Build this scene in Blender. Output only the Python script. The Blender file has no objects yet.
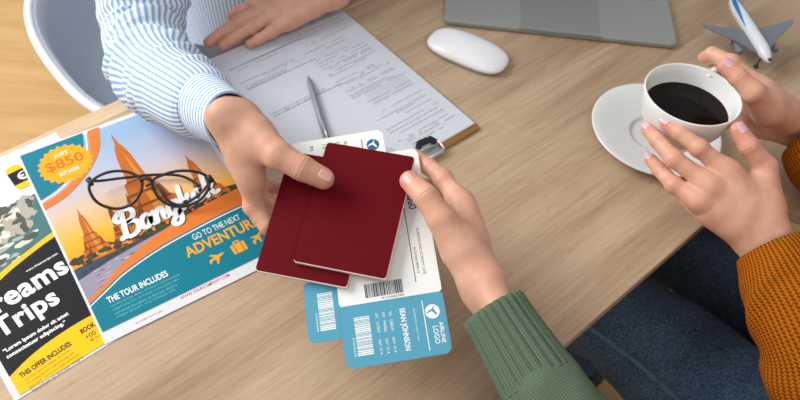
import bpy, bmesh, math, random
import numpy as np
from mathutils import Matrix, Vector

# ------------------------------------------------------------------ camera, world, lights, exposure
S = bpy.context.scene
COL = S.collection
TABLE_Z = 0.74                       # everything is built with the table top at z = 0, then lifted by this
F_PX, PITCH, ROLL, CAM_H = 730.0, 0.8968, 0.09724, 0.66445
_fw = np.array([0, math.cos(PITCH), -math.sin(PITCH)])
_rt = np.array([1.0, 0, 0])
_up = np.cross(_rt, _fw)
CAMR = np.stack([math.cos(ROLL)*_rt + math.sin(ROLL)*_up, -math.sin(ROLL)*_rt + math.cos(ROLL)*_up, _fw])
CAMP = np.array([0, 0, CAM_H])

cam_d = bpy.data.cameras.new('camera')
cam = bpy.data.objects.new('camera', cam_d)
COL.objects.link(cam)
cam_d.sensor_width = 36.0
cam_d.lens = 36.0*F_PX/800.0
cam_d.clip_start = 0.02
cam_d.dof.use_dof = True
cam_d.dof.focus_distance = 0.68
cam_d.dof.aperture_fstop = 7.0
_m = np.eye(4)
_m[:3, 0], _m[:3, 1], _m[:3, 2], _m[:3, 3] = CAMR[0], CAMR[1], -CAMR[2], CAMP + np.array([0, 0, TABLE_Z])
cam.matrix_world = Matrix(_m.tolist())
S.camera = cam

world = bpy.data.worlds.new('world')
S.world = world
world.use_nodes = True
world.node_tree.nodes['Background'].inputs[0].default_value = (0.90, 0.95, 1.0, 1)
world.node_tree.nodes['Background'].inputs[1].default_value = 0.40

def area(name, loc, target, size, size_y, power, color):
    d = bpy.data.lights.new(name, 'AREA')
    d.shape = 'RECTANGLE'
    d.size, d.size_y, d.energy, d.color = size, size_y, power, color
    o = bpy.data.objects.new(name, d)
    COL.objects.link(o)
    o.location = loc
    o.rotation_euler = (Vector(target) - Vector(loc)).to_track_quat('-Z', 'Y').to_euler()
    return o
area('window_daylight', (-1.95, 0.95, 2.12), (-0.05, 0.5, 0.74), 1.6, 1.4, 65, (1.0, 0.985, 0.96))
area('overhead_area_light', (0.5, -0.6, 2.6), (0.1, 0.5, 0.74), 1.6, 1.2, 11, (1.0, 0.95, 0.88))  # weak warm area light from above; no lamp is modelled there

S.view_settings.view_transform = 'Standard'
S.view_settings.look = 'None'
S.view_settings.exposure = 0.10
S.view_settings.gamma = 1.0
S.view_settings.use_curve_mapping = False

# ------------------------------------------------------------------ helpers
def at(px, py, z=0.0):
    """the point of height z (above the table top) that the photograph shows at a pixel"""
    d = ((px - 400)/F_PX)*CAMR[0] - ((py - 200)/F_PX)*CAMR[1] + CAMR[2]
    return CAMP + d*((z - CAM_H)/d[2])
def srgb(r, g, b):
    f = lambda c: (c/255/12.92) if c/255 <= 0.04045 else ((c/255 + 0.055)/1.055)**2.4
    return (f(r), f(g), f(b), 1.0)
def unit(v):
    v = np.asarray(v, float)
    return v/np.linalg.norm(v)
ED = np.array([math.sqrt(.5), math.sqrt(.5), 0])        # along the table
ND = np.array([-math.sqrt(.5), math.sqrt(.5), 0])       # across the table, away from the near edge
def en(e, n, z=0.0):
    return ED*e + ND*n + np.array([0, 0, z])

ROOTS = {}
def root(name, label, cat, loc=(0, 0, 0), rot=None, group=None):
    o = bpy.data.objects.new(name, None)
    o.empty_display_size = 0.02
    COL.objects.link(o)
    m = Matrix.Translation(Vector(loc))
    if rot is not None:
        r3 = np.eye(4)
        r3[:3, :3] = rot
        m = m @ Matrix(r3.tolist())
    o.matrix_world = m
    o.matrix_basis = m
    o['label'] = label
    o['category'] = cat
    if group: o['group'] = group
    ROOTS[o.name] = m
    return o
def rotz(a):
    c, s = math.cos(a), math.sin(a)
    return np.array([[c, -s, 0], [s, c, 0], [0, 0, 1]])
def mesh(name, V, Fs, mats, parent=None, world=False, smooth=True, midx=None, uv=None, label=None):
    V = np.asarray(V, float).reshape(-1, 3)
    r = parent
    while r is not None and r.parent is not None: r = r.parent
    if world and r is not None:
        m = np.array(ROOTS[r.name].inverted())
        V = V @ m[:3, :3].T + m[:3, 3]
    me = bpy.data.meshes.new(name)
    me.from_pydata(V.tolist(), [], [list(map(int, f)) for f in Fs])
    for mm in (mats if isinstance(mats, (list, tuple)) else [mats]): me.materials.append(mm)
    if midx is not None: me.polygons.foreach_set('material_index', np.asarray(midx, np.int32))
    me.polygons.foreach_set('use_smooth', np.full(len(me.polygons), bool(smooth)))
    if uv is not None:
        l = me.uv_layers.new(name='UVMap')
        l.data.foreach_set('uv', np.asarray(uv, np.float32).ravel())
    me.update()
    o = bpy.data.objects.new(name, me)
    COL.objects.link(o)
    if parent is not None: o.parent = parent
    if label: o['label'] = label
    return o
def soften(o, w=0.0008, seg=2, ang=0.6):
    b = o.modifiers.new('bevel', 'BEVEL'); b.width = w; b.segments = seg; b.limit_method = 'ANGLE'; b.angle_limit = ang
    return o
class MB:
    def __init__(s): s.v, s.f, s.m = [], [], []
    def add(s, V, Fs, m=0):
        k = len(s.v)
        s.v += [tuple(p) for p in V]
        s.f += [[i + k for i in f] for f in Fs]
        s.m += [m]*len(Fs)
        return s
    def box(s, lo, hi, m=0):
        x0, y0, z0 = lo; x1, y1, z1 = hi
        return s.add([(x0,y0,z0),(x1,y0,z0),(x1,y1,z0),(x0,y1,z0),(x0,y0,z1),(x1,y0,z1),(x1,y1,z1),(x0,y1,z1)],
                     [(3,2,1,0),(4,5,6,7),(0,1,5,4),(1,2,6,5),(2,3,7,6),(3,0,4,7)], m)
    def prism(s, pts, z0, z1, m=0):
        n = len(pts)
        V = [(x, y, z0) for x, y in pts] + [(x, y, z1) for x, y in pts]
        return s.add(V, [list(range(n))[::-1], list(range(n, 2*n))] + [(i, (i+1) % n, n+(i+1) % n, n+i) for i in range(n)], m)
    def flat(s, pts, z, m=0):
        return s.add([(x, y, z) for x, y in pts], [list(range(len(pts)))], m)
    def rect(s, x0, y0, x1, y1, z, m=0):
        return s.flat([(x0,y0),(x1,y0),(x1,y1),(x0,y1)], z, m)
    def disc(s, x, y, r, z, m=0, n=24, ry=None):
        return s.flat([(x + r*math.cos(2*math.pi*i/n), y + (ry or r)*math.sin(2*math.pi*i/n)) for i in range(n)], z, m)
    def tube(s, pts, r, m=0, n=10, closed=False):
        V, Fq = tube(pts, r, n, closed)
        return s.add(V, Fq, m)
    def build(s, name, mats, parent=None, **k):
        return mesh(name, s.v, s.f, mats, parent, midx=s.m, **k)
def spline(P, n):
    """Catmull-Rom through the rows of P, n samples a span"""
    P = np.asarray(P, float)
    Q = np.vstack([2*P[0]-P[1], P, 2*P[-1]-P[-2]])
    out = []
    for i in range(1, len(Q)-2):
        for k in range(n):
            t = k/n
            a, b, c, d = Q[i-1], Q[i], Q[i+1], Q[i+2]
            out.append(.5*((2*b) + (-a+c)*t + (2*a-5*b+4*c-d)*t*t + (-a+3*b-3*c+d)*t**3))
    out.append(P[-1])
    return np.array(out)
def frames(P, closed=False, ref=None):
    P = np.asarray(P, float)
    T = np.roll(P, -1, 0) - np.roll(P, 1, 0)
    if not closed: T[0], T[-1] = P[1]-P[0], P[-1]-P[-2]
    T /= np.linalg.norm(T, axis=1)[:, None] + 1e-12
    a = np.array([0, 0, 1.0]) if ref is None else np.asarray(ref, float)
    if abs(T[0] @ unit(a)) > .95: a = np.array([1.0, 0, 0])
    A = []
    for t in T:
        a = unit(a - t*(a @ t))
        A.append(a)
    A = np.array(A)
    return T, A, np.cross(T, A)
def tube(pts, r, n=10, closed=False, ref=None):
    P = np.asarray(pts, float)
    T, A, B = frames(P, closed, ref)
    R = np.broadcast_to(np.asarray(r, float), (len(P),))
    th = np.arange(n)*2*math.pi/n
    V = (P[:, None] + R[:, None, None]*(np.cos(th)[None, :, None]*A[:, None] + np.sin(th)[None, :, None]*B[:, None])).reshape(-1, 3)
    k = len(P)
    Fq = [(i*n+j, i*n+(j+1) % n, ((i+1) % k)*n+(j+1) % n, ((i+1) % k)*n+j) for i in range(k if closed else k-1) for j in range(n)]
    if not closed: Fq += [list(range(n))[::-1], list(range((k-1)*n, k*n))]
    return V.tolist(), Fq
def lathe(prof, n=64):
    """rows (radius, z) turned about z"""
    V, Fq = [], []
    for r, z in prof:
        for j in range(n):
            a = 2*math.pi*j/n
            V.append((max(r, 1e-5)*math.cos(a), max(r, 1e-5)*math.sin(a), z))
    for i in range(len(prof)-1):
        for j in range(n):
            Fq.append((i*n+j, i*n+(j+1) % n, (i+1)*n+(j+1) % n, (i+1)*n+j))
    return V, Fq
def rrect(x0, y0, x1, y1, r, n=6):
    P = []
    for cx, cy, a0 in ((x1-r, y0+r, -90), (x1-r, y1-r, 0), (x0+r, y1-r, 90), (x0+r, y0+r, 180)):
        for k in range(n+1):
            a = math.radians(a0 + 90*k/n)
            P.append((cx + r*math.cos(a), cy + r*math.sin(a)))
    return P
_tcache = {}
def text_shape(body, bold=0.0, shear=0.0, spacing=1.0):
    key = (body, bold, shear, spacing)
    if key not in _tcache:
        c = bpy.data.curves.new('lettering', 'FONT')
        c.body = body; c.size = 1.0; c.offset = bold; c.shear = shear; c.space_character = spacing
        c.resolution_u = 3
        o = bpy.data.objects.new('lettering', c)
        COL.objects.link(o)
        bpy.context.view_layer.update()
        me = bpy.data.meshes.new_from_object(o.evaluated_get(bpy.context.evaluated_depsgraph_get()))
        V = [tuple(v.co) for v in me.vertices]
        Fs = [tuple(p.vertices) for p in me.polygons]
        bpy.data.objects.remove(o); bpy.data.curves.remove(c); bpy.data.meshes.remove(me)
        _tcache[key] = (np.array(V).reshape(-1, 3), Fs)
    return _tcache[key]
def put_text(mb, body, x, y, w, h, z, m=0, ang=0.0, bold=0.0, shear=0.0, spacing=1.0, warp=None):
    """lettering fitted to a w by h box whose lower left corner is (x, y), turned by ang (degrees) about it"""
    V, Fs = text_shape(body, bold, shear, spacing)
    lo, hi = V.min(0), V.max(0)
    X = (V[:, 0]-lo[0])/(hi[0]-lo[0])*w
    Y = (V[:, 1]-lo[1])/(hi[1]-lo[1])*h
    if warp is not None: Y = Y + warp(X)
    a = math.radians(ang)
    mb.add(np.stack([x + X*math.cos(a) - Y*math.sin(a), y + X*math.sin(a) + Y*math.cos(a), np.full(len(X), z)], 1).tolist(), Fs, m)

# ------------------------------------------------------------------ materials
def material(name, color, rough=0.5, metal=0.0, spec=0.5, sss=0.0, coat=0.0, transmission=0.0, noise=None, bump=None, ior=None):
    m = bpy.data.materials.new(name)
    m.use_nodes = True
    nt = m.node_tree
    b = nt.nodes['Principled BSDF']
    b.inputs['Base Color'].default_value = color
    b.inputs['Roughness'].default_value = rough
    b.inputs['Metallic'].default_value = metal
    b.inputs['Specular IOR Level'].default_value = spec
    if ior: b.inputs['IOR'].default_value = ior
    if sss:
        b.inputs['Subsurface Weight'].default_value = sss
        b.inputs['Subsurface Radius'].default_value = (1.0, 0.36, 0.2)
        b.inputs['Subsurface Scale'].default_value = 0.004
    b.inputs['Coat Weight'].default_value = coat
    b.inputs['Transmission Weight'].default_value = transmission
    N, L = nt.nodes, nt.links
    tc = N.new('ShaderNodeTexCoord')
    if noise:
        scale, amount = noise
        t = N.new('ShaderNodeTexNoise'); t.inputs['Scale'].default_value = scale; t.inputs['Detail'].default_value = 4
        L.new(tc.outputs['Object'], t.inputs['Vector'])
        r = N.new('ShaderNodeMapRange'); r.inputs['From Min'].default_value = .3; r.inputs['From Max'].default_value = .7
        r.inputs['To Min'].default_value = 1-amount; r.inputs['To Max'].default_value = 1+amount
        L.new(t.outputs['Fac'], r.inputs['Value'])
        x = N.new('ShaderNodeVectorMath'); x.operation = 'SCALE'; x.inputs[0].default_value = color[:3]
        L.new(r.outputs[0], x.inputs['Scale'])
        L.new(x.outputs[0], b.inputs['Base Color'])
    if bump:
        scale, strength, dist = bump
        t = N.new('ShaderNodeTexNoise'); t.inputs['Scale'].default_value = scale; t.inputs['Detail'].default_value = 3
        L.new(tc.outputs['Object'], t.inputs['Vector'])
        u = N.new('ShaderNodeBump'); u.inputs['Strength'].default_value = strength; u.inputs['Distance'].default_value = dist
        L.new(t.outputs['Fac'], u.inputs['Height'])
        L.new(u.outputs[0], b.inputs['Normal'])
    return m
class NG:
    """small maths over node sockets"""
    def __init__(s, m): s.nt = m.node_tree; s.N = s.nt.nodes; s.L = s.nt.links; s.b = s.N['Principled BSDF']
    def math(s, op, a, b=None, c=None):
        n = s.N.new('ShaderNodeMath'); n.operation = op
        for i, v in enumerate((a, b, c)):
            if v is None: continue
            if isinstance(v, (int, float)): n.inputs[i].default_value = v
            else: s.L.new(v, n.inputs[i])
        return n.outputs[0]
    def uv(s):
        n = s.N.new('ShaderNodeTexCoord'); x = s.N.new('ShaderNodeSeparateXYZ'); s.L.new(n.outputs['UV'], x.inputs[0])
        return x.outputs[0], x.outputs[1], n.outputs['UV']
    def noise(s, vec, scale, detail=3, stretch=None, rough=.5, dist=0.0):
        if stretch:
            mp = s.N.new('ShaderNodeMapping'); mp.inputs['Scale'].default_value = stretch; s.L.new(vec, mp.inputs['Vector']); vec = mp.outputs[0]
        n = s.N.new('ShaderNodeTexNoise'); n.inputs['Scale'].default_value = scale; n.inputs['Detail'].default_value = detail
        n.inputs['Roughness'].default_value = rough; n.inputs['Distortion'].default_value = dist
        s.L.new(vec, n.inputs['Vector'])
        return n.outputs['Fac']
    def ramp(s, fac, stops):
        n = s.N.new('ShaderNodeValToRGB')
        e = n.color_ramp.elements
        e[0].position, e[0].color = stops[0]
        e[1].position, e[1].color = stops[-1]
        for p, c in stops[1:-1]:
            k = e.new(p); k.color = c
        s.L.new(fac, n.inputs[0])
        return n.outputs[0]
    def mix(s, fac, a, b, mode='MIX'):
        n = s.N.new('ShaderNodeMix'); n.data_type = 'RGBA'; n.blend_type = mode
        for i, v in ((0, fac), (6, a), (7, b)):
            if isinstance(v, (int, float)): n.inputs[i].default_value = v
            elif isinstance(v, tuple): n.inputs[i].default_value = v
            else: s.L.new(v, n.inputs[i])
        return n.outputs[2]
    def color(s, v): s.L.new(v, s.b.inputs['Base Color'])
    def bump(s, h, strength=.5, dist=.001):
        n = s.N.new('ShaderNodeBump'); n.inputs['Strength'].default_value = strength; n.inputs['Distance'].default_value = dist
        s.L.new(h, n.inputs['Height']); s.L.new(n.outputs[0], s.b.inputs['Normal'])

def wood(name, c_lo, c_mid, c_hi, rough=0.5, scale=1.0):
    m = material(name, c_mid, rough, spec=.3)
    g = NG(m)
    o = g.N.new('ShaderNodeTexCoord').outputs['Object']
    broad = g.noise(o, 5.0*scale, 5, (0.40, 3.4, 1.0), .6, .9)
    fine = g.noise(o, 30.0*scale, 5, (0.25, 7.0, 1.0), .7, .4)
    pore = g.noise(o, 120.0*scale, 2, (0.22, 6.5, 1.0), .5)
    base = g.ramp(g.math('ADD', g.math('MULTIPLY', broad, .66), g.math('MULTIPLY', fine, .34)), [(.34, c_lo), (.5, c_mid), (.66, c_hi)])
    p = g.ramp(pore, [(.30, (.70, .65, .60, 1)), (.42, (1, 1, 1, 1))])
    g.color(g.mix(.65, base, p, 'MULTIPLY'))
    g.bump(pore, .12, .0004)
    return m
M = {}
M['desk'] = wood('oak_desk', srgb(160, 132, 104), srgb(186, 160, 131), srgb(203, 178, 149))
M['desk_edge'] = wood('oak_desk_edge', srgb(196, 168, 134), srgb(213, 186, 152), srgb(226, 202, 170))  # light on the far desk edge put into the colour; chair legs share it
M['floor'] = wood('floor_wood', srgb(190, 148, 94), srgb(208, 166, 110), srgb(222, 182, 126), scale=.7)
M['board'] = wood('clipboard_wood', srgb(120, 82, 38), srgb(146, 102, 52), srgb(166, 120, 66), .45, 2.0)
M['steel'] = material('grey_steel', srgb(120, 122, 125), .4, 1.0)
M['chrome'] = material('chrome', srgb(214, 214, 212), .3, .55)
M['black'] = material('black_plastic', srgb(22, 22, 24), .38)
M['paper'] = material('white_paper', srgb(222, 224, 230), .7, spec=.15, noise=(30, .01))
M['shaded_form_paper'] = material('shaded_form_paper', srgb(206, 209, 218), .7, spec=.25, noise=(30, .012))  # white paper greyed: shade over the form put into its colour
M['ink'] = material('grey_ink', srgb(140, 143, 152), .8)
M['ink_pale'] = material('pale_grey_ink', srgb(196, 198, 206), .8)
M['ceramic'] = material('white_ceramic', srgb(236, 238, 236), .16, spec=.5, coat=.3)
M['pen'] = material('grey_pen', srgb(140, 146, 150), .5, .25)
M['mouse'] = material('white_gloss_plastic', srgb(240, 242, 245), .22, coat=.2)
M['alu'] = material('grey_aluminium', srgb(158, 160, 157), .5, .2, bump=(900, .05, .0003))
M['alu_dark'] = material('dark_aluminium', srgb(146, 148, 146), .5, .2)
M['skin'] = None

# ------------------------------------------------------------------ signed-distance modelling for bodies and hands
def smin(a, b, k):
    if k <= 0: return np.minimum(a, b)
    h = np.maximum(k - np.abs(a-b), 0)/k
    return np.minimum(a, b) - h*h*k*.25
def cone_d(P, a, b, ra, rb):
    a = np.asarray(a, np.float32); b = np.asarray(b, np.float32)
    ba = b - a
    h = np.clip(((P - a) @ ba)/max(float(ba @ ba), 1e-12), 0, 1)
    return np.linalg.norm(P - a - h[..., None]*ba, axis=-1) - (ra + (rb-ra)*h)
def ellipsoid_d(P, c, R3, r):
    r = np.asarray(r, np.float32)
    q = ((P - np.asarray(c, np.float32)) @ np.asarray(R3, np.float32).T)
    k0 = np.linalg.norm(q/r, axis=-1)
    k1 = np.linalg.norm(q/(r*r), axis=-1) + 1e-9
    return k0*(k0-1)/k1
def surface_nets(D, lo, res):
    """quads of the zero surface of the grid D"""
    nx, ny, nz = D.shape
    ins = D < 0
    acc = np.zeros((nx-1, ny-1, nz-1, 3), np.float32); cnt = np.zeros((nx-1, ny-1, nz-1), np.float32)
    def sl(o): return (slice(o[0], nx-1+o[0]), slice(o[1], ny-1+o[1]), slice(o[2], nz-1+o[2]))
    corners = [(i, j, k) for i in (0, 1) for j in (0, 1) for k in (0, 1)]
    for c in corners:
        for ax in range(3):
            if c[ax] == 0:
                d = list(c); d[ax] = 1
                a, b = D[sl(c)], D[sl(d)]
                cr = (a < 0) != (b < 0)
                t = np.where(cr, a/np.where(cr, a-b, 1), 0)
                p = np.broadcast_to(np.array(c, np.float32), acc.shape).copy()
                p[..., ax] += t
                acc += p*cr[..., None]; cnt += cr
    act = cnt > 0
    idx = np.full(cnt.shape, -1, np.int64)
    idx[act] = np.arange(act.sum())
    ijk = np.argwhere(act)
    V = (ijk + acc[act]/cnt[act][:, None])*res + lo
    Fq = []
    for ax in range(3):
        u, v = [(1, 2), (2, 0), (0, 1)][ax]
        s0 = [slice(1, -1)]*3; s1 = [slice(1, -1)]*3
        s0[ax] = slice(0, -1); s1[ax] = slice(1, None)
        a, b = ins[tuple(s0)], ins[tuple(s1)]
        w = np.argwhere(a != b)
        if not len(w): continue
        base = w + 1; base[:, ax] -= 1
        flip = b[tuple(w.T)]
        def g(du, dv):
            q = base.copy(); q[:, u] -= du; q[:, v] -= dv
            return idx[q[:, 0], q[:, 1], q[:, 2]]
        quad = np.stack([g(1, 1), g(0, 1), g(0, 0), g(1, 0)], 1)
        quad[flip] = quad[flip][:, ::-1]
        Fq.append(quad)
    return V, np.vstack(Fq)
def grid_pts(lo, hi, res):
    n = np.ceil((hi-lo)/res).astype(int) + 1
    ax = [lo[i] + np.arange(n[i])*res for i in range(3)]
    return np.stack(np.meshgrid(*ax, indexing='ij'), -1).astype(np.float32)

FR = dict(index=(.0100, .0092, .0083, .0073), middle=(.0102, .0094, .0085, .0075), ring=(.0098, .0088, .0079, .0070), pinky=(.0090, .0079, .0070, .0062))
def crease(P, c, ax, amp=.00042):
    t = (P - np.asarray(c, np.float32)) @ np.asarray(ax, np.float32)
    return (amp*np.cos(t*(2*math.pi/.0034))*np.exp(-(t/.0042)**2)).astype(np.float32)
def hand_mesh(h, res=.00125):
    """one hand and its wrist: h gives the joints as points. Returns vertices, quads and a redness per vertex."""
    sc = h.get('scale', 1.0)
    W = np.array(h['wrist']); Fe = np.array(h['forearm'])
    F = {k: np.array(h[k]) for k in ('index', 'middle', 'ring', 'pinky')}
    T = np.array(h['thumb'])
    side = unit(F['index'][0] - F['pinky'][0])
    palm = []
    wr, ws = h.get('wr', .0150)*sc, h.get('ws', .0105)*sc
    off = {'index': .013, 'middle': .005, 'ring': -.004, 'pinky': -.012}
    fa = unit(Fe - W)
    side_w = unit(h['side_w']) if 'side_w' in h else unit(side - fa*(side @ fa))
    for k, f in F.items():
        palm.append((W + side_w*off[k]*ws/.0115, f[0], wr, FR[k][0]*1.08*sc))
    palm.append((F['index'][0]*.85 + W*.15, F['pinky'][0]*.8 + W*.2, .0105*sc, .0105*sc))
    palm.append((F['index'][0]*.5 + W*.5, F['pinky'][0]*.5 + W*.5, .0135*sc, .0130*sc))
    for s_ in (.0115, -.0115):
        palm.append((W + side_w*s_*ws/.0115, Fe + side_w*s_*ws/.0115*1.15, wr*1.03, wr*1.12))
    if 'hypothenar' in h: palm.append((W + np.array(h['hypothenar'])*.0 + (h['hypothenar'] - W)*.4, np.array(h['hypothenar']), .015*sc, .0155*sc))
    tr = [r*sc for r in h.get('thumb_r', (.0150, .0122, .0104, .0088))]
    lo = np.min([W, Fe, *[p for f in F.values() for p in f], *T], axis=0) - .034
    hi = np.max([W, Fe, *[p for f in F.values() for p in f], *T], axis=0) + .034
    P = grid_pts(lo, hi, res)
    D = None
    for p in palm:
        d = cone_d(P, *p)
        D = d if D is None else smin(D, d, .014*sc)
    th = smin(cone_d(P, W*.6 + T[0]*.4, T[0], wr*.92, tr[0]), cone_d(P, T[0], T[1], tr[0], tr[1]), .008)
    th = smin(th, cone_d(P, T[1], T[2], tr[1], tr[2]*.97), .004)
    th = smin(th, cone_d(P, T[2], T[3], tr[2], tr[3]), .003)
    th = th + crease(P, T[2], unit(T[3]-T[1]), .0006)
    web = cone_d(P, T[1]*.55 + T[0]*.45, F['index'][0]*.7 + W*.3, .0085*sc, .0095*sc)
    palm_d = smin(D, smin(cone_d(P, W*.6 + T[0]*.4, T[0], wr*.92, tr[0]), web, .012), .016*sc)
    D = smin(palm_d, th, .012*sc)
    for k, f in F.items():
        r = [x*sc for x in FR[k]]
        c = smin(cone_d(P, f[0], f[1], r[0], r[1]), cone_d(P, f[1], f[2], r[1]*1.0, r[2]), .003)
        c = smin(c, cone_d(P, f[2], f[3], r[2], r[3]), .003)
        knuckle = np.linalg.norm(P - f[1], axis=-1) - r[1]*1.02
        c = smin(c, knuckle, .004)
        c = c + crease(P, f[1], unit(f[2]-f[0])) + crease(P, f[2], unit(f[3]-f[1]), .0003)
        D = np.minimum(D, smin(palm_d, c, .013*sc))
    V, Q = surface_nets(D, lo, res)
    red = np.zeros(len(V))
    for k, f in F.items():
        for p, rad, amt in ((f[3], .017, 1.0), (f[2], .011, .45), (f[1], .015, .6), (f[0], .018, .5)):
            red = np.maximum(red, amt*np.clip(1 - np.linalg.norm(V - p, axis=1)/rad, 0, 1)**.7)
    for p, rad, amt in ((T[3], .020, 1.0), (T[2], .018, .5), (T[1], .022, .35)):
        red = np.maximum(red, amt*np.clip(1 - np.linalg.norm(V - p, axis=1)/rad, 0, 1)**.7)
    return V, Q, red
def nail(b, t, dorsal, r, length=.0112, width=.0092, shift=.0036):
    """a curved fingernail on the back of the fingertip t of a finger coming from b"""
    x = unit(np.array(t) - np.array(b))
    d = unit(np.array(dorsal) - x*(np.array(dorsal) @ x))
    s = np.cross(x, d)
    V, Fq = [], []
    nu, nv = 9, 9
    rr = r + .0005
    for lay in (0, 1):
        for i in range(nu):
            u = i/(nu-1)
            for j in range(nv):
                v = 2*j/(nv-1) - 1
                w = width*.5*(1 - .30*abs(2*u-1)**3.2)
                a = v*w/rr
                q = rr*(1 - .16*max(0, u-.45)**1.6) - lay*.0008
                V.append(np.array(t) + x*(length*(u - .62) + shift) + d*q*math.cos(a) + s*q*math.sin(a))
    k = nu*nv
    for i in range(nu-1):
        for j in range(nv-1):
            a = i*nv+j
            Fq += [(a, a+nv, a+nv+1, a+1), (k+a, k+a+1, k+a+nv+1, k+a+nv)]
    ring = [j for j in range(nv)] + [i*nv+nv-1 for i in range(1, nu)] + [(nu-1)*nv+j for j in range(nv-2, -1, -1)] + [i*nv for i in range(nu-2, 0, -1)]
    for a, b_ in zip(ring, ring[1:]+ring[:1]): Fq.append((a, b_, k+b_, k+a))
    return V, Fq

# skin, cloth and other patterned materials
m = M['skin'] = material('skin', srgb(218, 170, 144), .44, spec=.35, sss=.10, bump=(420, .12, .0006))
g = NG(m)
at_ = g.N.new('ShaderNodeAttribute'); at_.attribute_name = 'redness'
o_ = g.N.new('ShaderNodeTexCoord').outputs['Object']
n_ = g.noise(o_, 55, 4)
base_ = g.ramp(n_, [(.32, srgb(211, 157, 130)), (.68, srgb(226, 176, 150))])
g.color(g.mix(g.math('MULTIPLY', at_.outputs['Fac'], .62), base_, srgb(220, 130, 112)))
M['nail_nude'] = material('nude_nail', srgb(226, 168, 150), .34, coat=.15)
M['nail_pink'] = material('pink_nail_polish', srgb(226, 178, 186), .22, coat=.5)

def striped(name, count_u, along_v=None):
    m = material(name, (.8, .8, .8, 1), .8, spec=.2)
    g = NG(m)
    u, v, uv = g.uv()
    w = g.noise(uv, 3.0, 2)
    ph = g.math('MULTIPLY', u, count_u*2*math.pi) if along_v is None else g.math('MULTIPLY', v, along_v*2*math.pi)
    ph = g.math('ADD', ph, g.math('MULTIPLY', w, 2.2))
    f = g.math('MULTIPLY_ADD', g.math('SINE', ph), .5, .5)
    g.color(g.ramp(f, [(.40, srgb(238, 243, 249)), (.64, srgb(146, 180, 216))]))
    return m
M['shirt'] = striped('striped_shirt', 42)
M['shirt_body'] = striped('striped_shirt_body', 150)
M['cuff'] = striped('striped_cuff', 0, 185.0)
M['navy'] = material('navy_lining', srgb(38, 42, 66), .85)

def knit(name, c_lo, c_hi, rows, cols, depth=.0022, chunky=True):
    m = material(name, c_hi, .95, spec=.1)
    g = NG(m)
    u, v, uv = g.uv()
    a = g.math('MULTIPLY', u, cols*2*math.pi)
    b = g.math('MULTIPLY', v, rows*2*math.pi)
    if chunky:
        rib = g.math('MULTIPLY_ADD', g.math('SINE', a), .5, .5)
        # stitches lean into each rib like a row of small braids
        br = g.math('MULTIPLY_ADD', g.math('SINE', g.math('ADD', b, g.math('MULTIPLY', g.math('COSINE', a), 1.3))), .5, .5)
        h = g.math('ADD', g.math('MULTIPLY', g.math('POWER', rib, .7), .62), g.math('MULTIPLY', br, .38))
    else:
        rib = g.math('MULTIPLY_ADD', g.math('SINE', a), .5, .5)
        br = g.math('MULTIPLY_ADD', g.math('SINE', g.math('ADD', b, g.math('MULTIPLY', g.math('SINE', a), 1.5))), .5, .5)
        h = g.math('ADD', g.math('MULTIPLY', rib, .5), g.math('MULTIPLY', br, .5))
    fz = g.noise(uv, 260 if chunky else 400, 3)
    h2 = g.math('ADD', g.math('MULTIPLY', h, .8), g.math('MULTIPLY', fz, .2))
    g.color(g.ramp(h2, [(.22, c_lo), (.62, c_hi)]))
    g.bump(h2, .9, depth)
    return m
M['knit_orange'] = knit('rust_orange_knit', srgb(104, 52, 7), srgb(182, 102, 15), 300, 60, .0026)
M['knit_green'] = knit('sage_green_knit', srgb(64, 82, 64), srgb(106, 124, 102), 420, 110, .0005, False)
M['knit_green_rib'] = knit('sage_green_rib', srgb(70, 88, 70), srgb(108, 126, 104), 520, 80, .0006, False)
M['denim'] = material('dark_blue_denim', srgb(44, 70, 100), .9, spec=.15)
g = NG(M['denim'])
o_ = g.N.new('ShaderNodeTexCoord').outputs['Object']
g.color(g.mix(.55, g.ramp(g.noise(o_, 16, 4), [(.35, srgb(26, 46, 70)), (.65, srgb(62, 90, 116))]), g.ramp(g.noise(o_, 420, 3), [(.35, srgb(34, 54, 78)), (.7, srgb(104, 130, 152))])))
g.bump(g.noise(o_, 500, 3), .4, .0008)
M['hair'] = material('brown_hair', srgb(62, 42, 30), .6)
M['trousers'] = material('grey_trousers', srgb(70, 74, 82), .9)
M['shoe'] = material('dark_shoe', srgb(40, 36, 34), .5)

# ------------------------------------------------------------------ setting
fl = MB(); fl.box((-3.2, -2.6, -.05), (3.2, 4.2, 0))
f_ = fl.build('floor', M['floor'], None, smooth=False)
f_.location = (0, 0, -TABLE_Z)
f_['kind'] = 'structure'

# ------------------------------------------------------------------ desk (its long side runs along ED)
RT = rotz(math.radians(45))
desk = root('desk', 'pale oak desk that everything on view is laid out on', 'desk', (0, 0, 0), RT)
near = [(-.55, .128), (.66, .128), (.695, .126), (.712, .116), (.728, .088), (.740, .060), (.756, .02), (.765, -.05), (.77, -.30), (1.5, -.30)]
mb = MB(); mb.prism(near + [(1.5, .692), (-.55, .692)], -.016, 0)
soften(mb.build('desk_top', M['desk'], desk, smooth=False), .0012)
mb = MB(); mb.box((-.55, .692, -.016), (1.5, .719, .0))  # strip coloured paler to stand for light along the far edge
soften(mb.build('lit_edge_strip', M['desk_edge'], desk, smooth=False, label='far edge strip of the desk, lightened in colour for the light it catches'), .003)
for x, y in ((-.48, .20), (-.48, .64), (1.42, .60), (1.42, -.22)):
    mb = MB(); mb.box((x-.025, y-.025, -TABLE_Z), (x+.025, y+.025, -.016))
    soften(mb.build('leg', M['steel'], desk, smooth=False), .003)

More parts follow.
